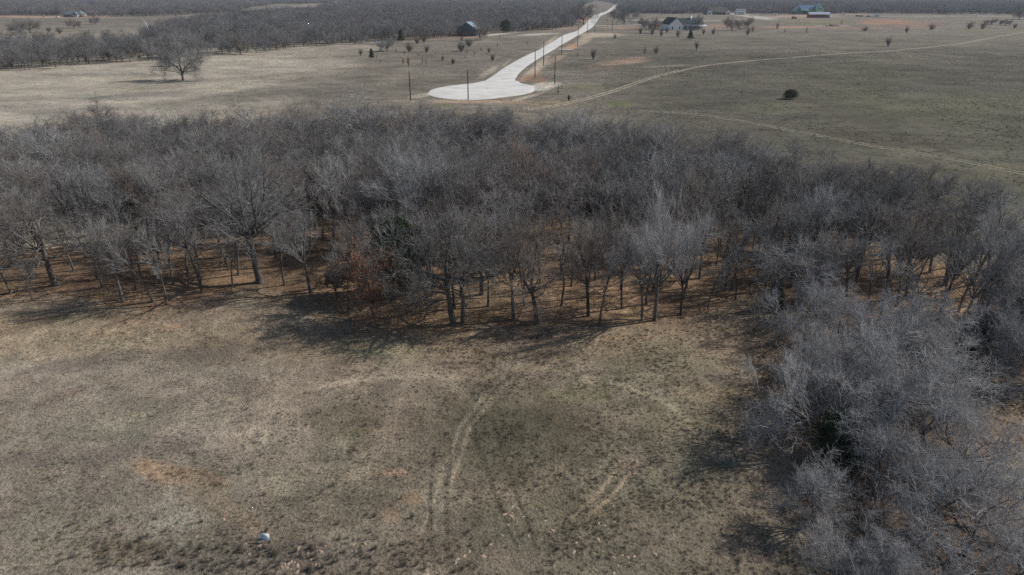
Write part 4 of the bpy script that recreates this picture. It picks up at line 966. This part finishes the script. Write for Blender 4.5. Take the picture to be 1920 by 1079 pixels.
# brick house and white garage
x, y, s = at(1346, 28)
h = thing('brick_house', 'brown brick house with wide hipped roof and two white gables', 'house', (x, y, hz(x, y)))
bx('wall', [(-18, 19, 0, 14, -.3, 4)], G['brick'], h); bmobj('roof', hip(-18, 19, 0, 14, 4, 10), G['brown'], h)
for a in (-16, 11):
    w, r = prism_gable(a, a + 6.5, -3, 5, 4, 6.6, 'y', .3); g_ = bmobj('gable_wall', w, G['white'], h); bmobj('gable_roof', r, G['brown'], h)
    bx('window', [(a + 1.6, a + 4.9, -3.07, -3.0, 1, 2.9)], G['glass'], g_)
for xx in (-6, 0, 6): bx('window', [(xx, xx + 1.8, -.06, .0, 1, 2.9)], G['glass'], h)
x, y, s = at(1389.5, 28)
h = thing('garage', 'white detached garage right of the brick house', 'garage', (x, y, hz(x, y)))
w, r = prism_gable(-6.8, 6.8, 0, 10, 5.2, 7.6, 'x', .4); bmobj('wall', w, G['white'], h); bmobj('roof', r, G['greyroof'], h)
bx('garage_door', [(-4.6, -.4, -.06, .0, 0, 3.4)], G['silver'], h); bx('garage_door', [(.8, 5, -.06, .0, 0, 3.4)], G['silver'], h)

# green-sheathed house being built
x, y, s = at(1516, 27)
h = thing('unfinished_house', 'house under construction in green sheathing with blue roof cover', 'house', (x, y, hz(x, y)), math.radians(4))
w, r = prism_gable(-13, 12, 2, 15, 6, 12.8, 'x', .2); bmobj('wall', w, G['dsheath'], h); bmobj('roof', r, G['blueroof'], h)
w, r = prism_gable(10, 21, -3, 13, 6.5, 15, 'y', .3); bmobj('tall_gable_wall', w, G['sheath'], h); bmobj('tall_gable_roof', r, G['metal'], h)
for a, b, z in ((-22, -12, 11.5), (1, 9, 10.5)):
    w, r = prism_gable(a, b, -2, 8, 4.5, z, 'y', .3); bmobj('gable_wall', w, G['dsheath'], h); bmobj('gable_roof', r, G['metal'] if a < 0 else G['sheath'], h)
bx('porch_fascia', [(-12, 1, -1.2, 2, 5.2, 6.2)], G['sheath'], h)
for a in (-8, -4.5, -1): bx('opening', [(a, a + 1.6, 1.9, 1.99, 1, 4)], G['glass'], h)
for a in (13, 16.5): bx('opening', [(a, a + 1.6, -3.1, -3.01, 6, 9)], G['glass'], h)

x, y, s = at(1536, 34)
h = thing('shed', 'long red shed with pale blue metal roof in front of the unfinished house', 'shed', (x, y, hz(x, y)), math.radians(-3))
w, r = prism_gable(-13, 13, 0, 9, 4.3, 6.6, 'x', .6); bmobj('wall', w, G['red'], h); bmobj('roof', r, G['metal'], h)
bx('blue_end', [(7.5, 13.05, -.08, 9.05, -.2, 4.2)], G['blue'], h)
bx('door', [(-3, 0, -.08, .0, 0, 3.4)], G['black'], h)

# small far buildings
for px, py, wpx, hpx, lab, wm, rm in [(526, 21, 19, 6, 'white low shed with dark opening in the far left clearing', 'white', 'metal'), (628, 7, 9, 4, 'tiny white barn beyond the farthest clearing', 'white', 'metal'),
                                  (1168, 9, 20, 3.5, 'blue-grey house at the far end of the road', 'white', 'greyroof'), (1184, 25, 9, 4, 'small pale shed at the trees right of the far road', 'tan', 'greyroof')]:
    x, y, s = at(px, py)
    h = thing('far_shed', lab, 'building', (x, y, hz(x, y)))
    a = wpx * s / 2; w, r = prism_gable(-a, a, 0, a, hpx * s * .55, hpx * s, 'x', .4); bmobj('wall', w, G[wm], h); bmobj('roof', r, G[rm], h)
    bx('door', [(-a * .75, -a * .1, -.12, -.01, 0, hpx * s * .42)], G['black'], h)

# ------------------------------------------------------------------ vehicles and small things
def extrude(profile, y0, y1):
    n = len(profile); V = [(a, y0, b) for a, b in profile] + [(a, y1, b) for a, b in profile]
    import bmesh
    bm = bmesh.new(); vs = [bm.verts.new(v) for v in V]
    bm.faces.new(vs[:n][::-1]); bm.faces.new(vs[n:])
    for i in range(n): bm.faces.new([vs[i], vs[(i + 1) % n], vs[n + (i + 1) % n], vs[n + i]])
    bmesh.ops.recalc_face_normals(bm, faces=bm.faces)
    return bm
wheel_me = mesh_np('wheel', *tubes(np.array([[[0, -.13, 0], [0, .13, 0.001]]]), np.array([[.38, .38]]), 14), G['dark'])
hub_me = mesh_np('rim', *tubes(np.array([[[0, -.15, 0], [0, .15, .001]], [[0, -.14, 0], [0, -.1, .001]]]), np.array([[.2, .2], [.38, .05]]), 12), G['silver'])
def vehicle(name, px, py, rz, lab, paint, kind='pickup', cat='pickup'):
    x, y, s = at(px, py); e = thing(name, lab, cat, (x, y, hz(x, y)), rz)
    if kind == 'pickup':
        b = [(-2.8, .45), (2.75, .45), (2.85, .8), (2.7, 1.15), (1.3, 1.25), (.7, 1.85), (-.6, 1.85), (-.85, 1.25), (-2.8, 1.22)]; gl = [(1.2, 1.28), (.68, 1.78), (-.52, 1.78), (-.72, 1.28)]
    elif kind == 'suv':
        b = [(-2.4, .45), (2.3, .45), (2.4, .85), (2.2, 1.1), (1.1, 1.2), (.5, 1.75), (-2.0, 1.78), (-2.4, 1.2)]; gl = [(1.0, 1.22), (.48, 1.68), (-1.95, 1.7), (-2.2, 1.22)]
    else:
        b = [(-3.6, .5), (3.2, .5), (3.6, 1.3), (3.6, 2.7), (3.3, 3.0), (-3.6, 3.0)]; gl = [(1.2, 1.5), (1.2, 2.3), (-.6, 2.3), (-.6, 1.5)]
    bmobj('body', extrude(b, -.95, .95), paint, e); bmobj('window', extrude(gl, -.97, .97), G['glass'], e)
    for wx in ((-1.75, 1.75) if kind != 'camper' else (-.5, .5)):
        for sy in (-.85, .85):
            w = obj('wheel', wheel_me, e, loc=(wx, sy, .38)); obj('rim', hub_me, w)
    if kind == 'camper': bx('tow_bar', [(3.5, 4.8, -.06, .06, .5, .62)], G['dark'], e); bx('door', [(-2.4, -1.7, -.98, -.94, .6, 2.5)], G['silver'], e)
    else: bx('bumper', [(2.78 if kind == 'pickup' else 2.3, 2.95 if kind == 'pickup' else 2.5, -.9, .9, .45, .65)], G['silver'], e); [bx('headlight', [((2.8, 2.9, q, q + .3, .85, 1.0) if kind == 'pickup' else (2.3, 2.42, q, q + .3, .85, 1.0))], G['white'], e) for q in (-.85, .55)]
    return e
vehicle('pickup', 705, 83.5, 3.3, 'white pickup parked by a bare tree at the edge of the left field', G['white'])
vehicle('pickup', 849, 68.5, .2, 'dark pickup beside the left wall of the blue barn', G['black'])
vehicle('pickup', 108, 34, .1, 'white and dark pickup left of the far pale house', G['white'])
vehicle('parked_car', 1608, 31.5, 0, 'black car, left of two dark vehicles near the camper', G['black'], 'suv', 'car')
vehicle('parked_car', 1615, 31.8, .2, 'black car parked against the other dark car', G['black'], 'suv', 'car')
vehicle('pickup', 1628, 32.2, 3.14, 'dark pickup just left of the white camper', G['black'])
cv = vehicle('camper_trailer', 1644, 32.5, 3.14, 'white camper trailer parked beside the far straight road', G['white'], 'camper', 'camper'); cv.scale = (1.1, 1.1, 1.25)
cv = vehicle('box_trailer', 1453, 29.5, 0, 'white trailer parked left of the unfinished house', G['white'], 'camper', 'trailer'); cv.scale = (1.1, 1, .9)
cv = vehicle('box_trailer', 1581, 29, 0, 'white trailer between the unfinished house and the dark cars', G['white'], 'camper', 'trailer'); cv.scale = (.7, 1, 1)
vehicle('parked_van', 1829, 31, .1, 'white van on the far straight road', G['white'], 'camper', 'van')
# black machine on the bare soil
x, y, s = at(1487, 36)
e = thing('skid_loader', 'black loader with raised arm on the bare soil left of the red shed', 'loader', (x, y, hz(x, y)), .3)
bx('body', [(-1.8, 1.2, -1, 1, .5, 2.0)], G['black'], e); bx('cab', [(-.8, .8, -.8, .8, 2.0, 3.2)], G['dark'], e)
bx('arm', [(.9, 3.4, -1.1, -.8, 2.2, 2.6), (.9, 3.4, .8, 1.1, 2.2, 2.6)], G['black'], e); bx('bucket', [(3.2, 4.4, -1.2, 1.2, .4, 2.2)], G['black'], e)
for wx in (-1.2, .8):
    for sy in (-1.05, 1.05): w = obj('wheel', wheel_me, e, loc=(wx, sy, .45)); w.scale = (1.2, 1.2, 1.2)
# utility cabinet, tank, small boxes
x, y, s = at(1212, 58)
e = thing('utility_cabinet', 'tall pale blue-white cabinet left of the farmhouse', 'cabinet', (x, y, hz(x, y)))
bx('body', [(-1.0, 1.0, -.8, .8, 0, 3.3)], G['white'], e); bx('lid', [(-1.15, 1.15, -.95, .95, 3.3, 3.6)], G['metal'], e); bx('door', [(-.7, .1, -.84, -.8, .3, 2.8)], G['metal'], e)
def small_box(px, py, w, h, lab, m='white', nm='marker_box', cat='box'):
    x, y, s = at(px, py); e = thing(nm, lab, cat, (x, y, hz(x, y)))
    bx('body', [(-w / 2, w / 2, -w / 3, w / 3, 0, h)], G[m], e); bx('lid', [(-w / 2 - .08, w / 2 + .08, -w / 3 - .08, w / 3 + .08, h, h + .12)], G['silver'], e)
small_box(1141, 53.5, 1.6, 1.5, 'white box by the road junction')
small_box(1048, 164.5, .4, .9, 'tiny white utility box right of the turning circle')
small_box(1056, 166, .35, .6, 'tiny white stub just right of the white utility box')
small_box(983, 87, .5, .6, 'tiny white marker left of the road slope')
small_box(82, 32, 1.6, 2.6, 'small pale hut left of the far pickup', 'tan', 'hut', 'hut')
x, y, s = at(1138, 29)
e = thing('road_sign', 'white round-topped sign at the far road bend', 'sign', (x, y, hz(x, y)))
bx('post', [(-.08, .08, -.08, .08, -.2, 2.6)], G['silver'], e); bx('sign_board', [(-.9, .9, -.14, -.09, 1.6, 3.4)], G['white'], e)
# pale pipe on the bank
x, y, s = at(1060, 95.5)
V, F = tubes(np.array([[[-4, 0, .35], [0, .4, .35], [4.5, 1.4, .35]]]), np.array([[.35, .35, .35]]), 10)
tag(obj('drain_pipe', mesh_np('drain_pipe', V, F, G['white'], smooth=True), loc=(x, y, hz(x, y)), rz=-.2), 'pale drain pipe lying on the orange bank right of the road', 'pipe')
# brush pile and rubble pile
for nm, px, py, a, b, m_, lab, cat in [('brush_pile', 1560, 50, 9, 1.6, M['weed'], 'dark brush pile on pale soil below the red shed', 'brush pile'), ('rubble_pile', 1193, 41, 6, 1.6, G['white'], 'white rubble pile right of the far road', 'rubble pile')]:
    x, y, s = at(px, py); rg = np.random.default_rng(px); Vs = []; 
    P = np.column_stack([rg.normal(0, a * .5, 220), rg.normal(0, 1.6, 220), np.abs(rg.normal(0, b * .45, 220))])
    if nm == 'brush_pile': PP, RR = grow(rg, P, rg.normal(0, 1, (220, 3)) * [1, 1, .25], rg.uniform(1, 3, 220), np.full(220, .09), np.full(220, .03), 4, .2, 0)
    else: PP, RR = grow(rg, P[:90], rg.normal(0, 1, (90, 3)) * [1, 1, .3], rg.uniform(.5, 1.2, 90), np.full(90, .35), np.full(90, .25), 3, .2, 0)
    tag(obj(nm, mesh_np(nm, *tubes(PP, RR, 5), m_), loc=(x, y, hz(x, y))), lab, cat)
# yard sign in the near field
x, y, s = at(496, 1018)
e = thing('yard_sign', 'small white and blue sign on wire legs in the near grass', 'sign', (x, y, hz(x, y)), math.radians(-9)); e.rotation_euler.x = math.radians(-14)
bx('sign_board', [(-.31, .31, -.006, .006, .18, .62)], G['white'], e)
bd = e.children[0]
lb = mat('light_blue_print', (.25, .40, .62), .5); db = mat('pale_grey_print', (.5, .56, .66), .5)
bx('blue_band', [(-.30, .30, -.010, -.0065, .19, .30)], lb, bd); bx('print_line', [(-.2, .16, -.010, -.0065, .40, .45), (-.12, .05, -.010, -.0065, .48, .51)], db, bd)
for q in (-.18, .18): V, F = tubes(np.array([[[q, .0, -.2], [q, 0, .1], [q, 0, .17]]]), np.array([[.006] * 3]), 5); obj('wire_leg', mesh_np('wire_leg', V, F, G['silver']), e)

# ------------------------------------------------------------------ haze
hm = bpy.data.materials.new('haze_air'); hm.use_nodes = True; hn = hm.node_tree; hn.nodes.clear()
ho = hn.nodes.new('ShaderNodeOutputMaterial'); hv = hn.nodes.new('ShaderNodeVolumePrincipled')
hv.inputs['Color'].default_value = (.80, .87, 1, 1); hv.inputs['Density'].default_value = 0.0001; hv.inputs['Anisotropy'].default_value = .2
hn.links.new(hv.outputs[0], ho.inputs['Volume'])
hz_ = obj('haze', mesh_np('haze', *boxes([(-16500, 16500, -16500, 16500, -3, 45)]), hm)); hz_['kind'] = 'stuff'; hz_['label'] = 'thin blue winter haze over the land'
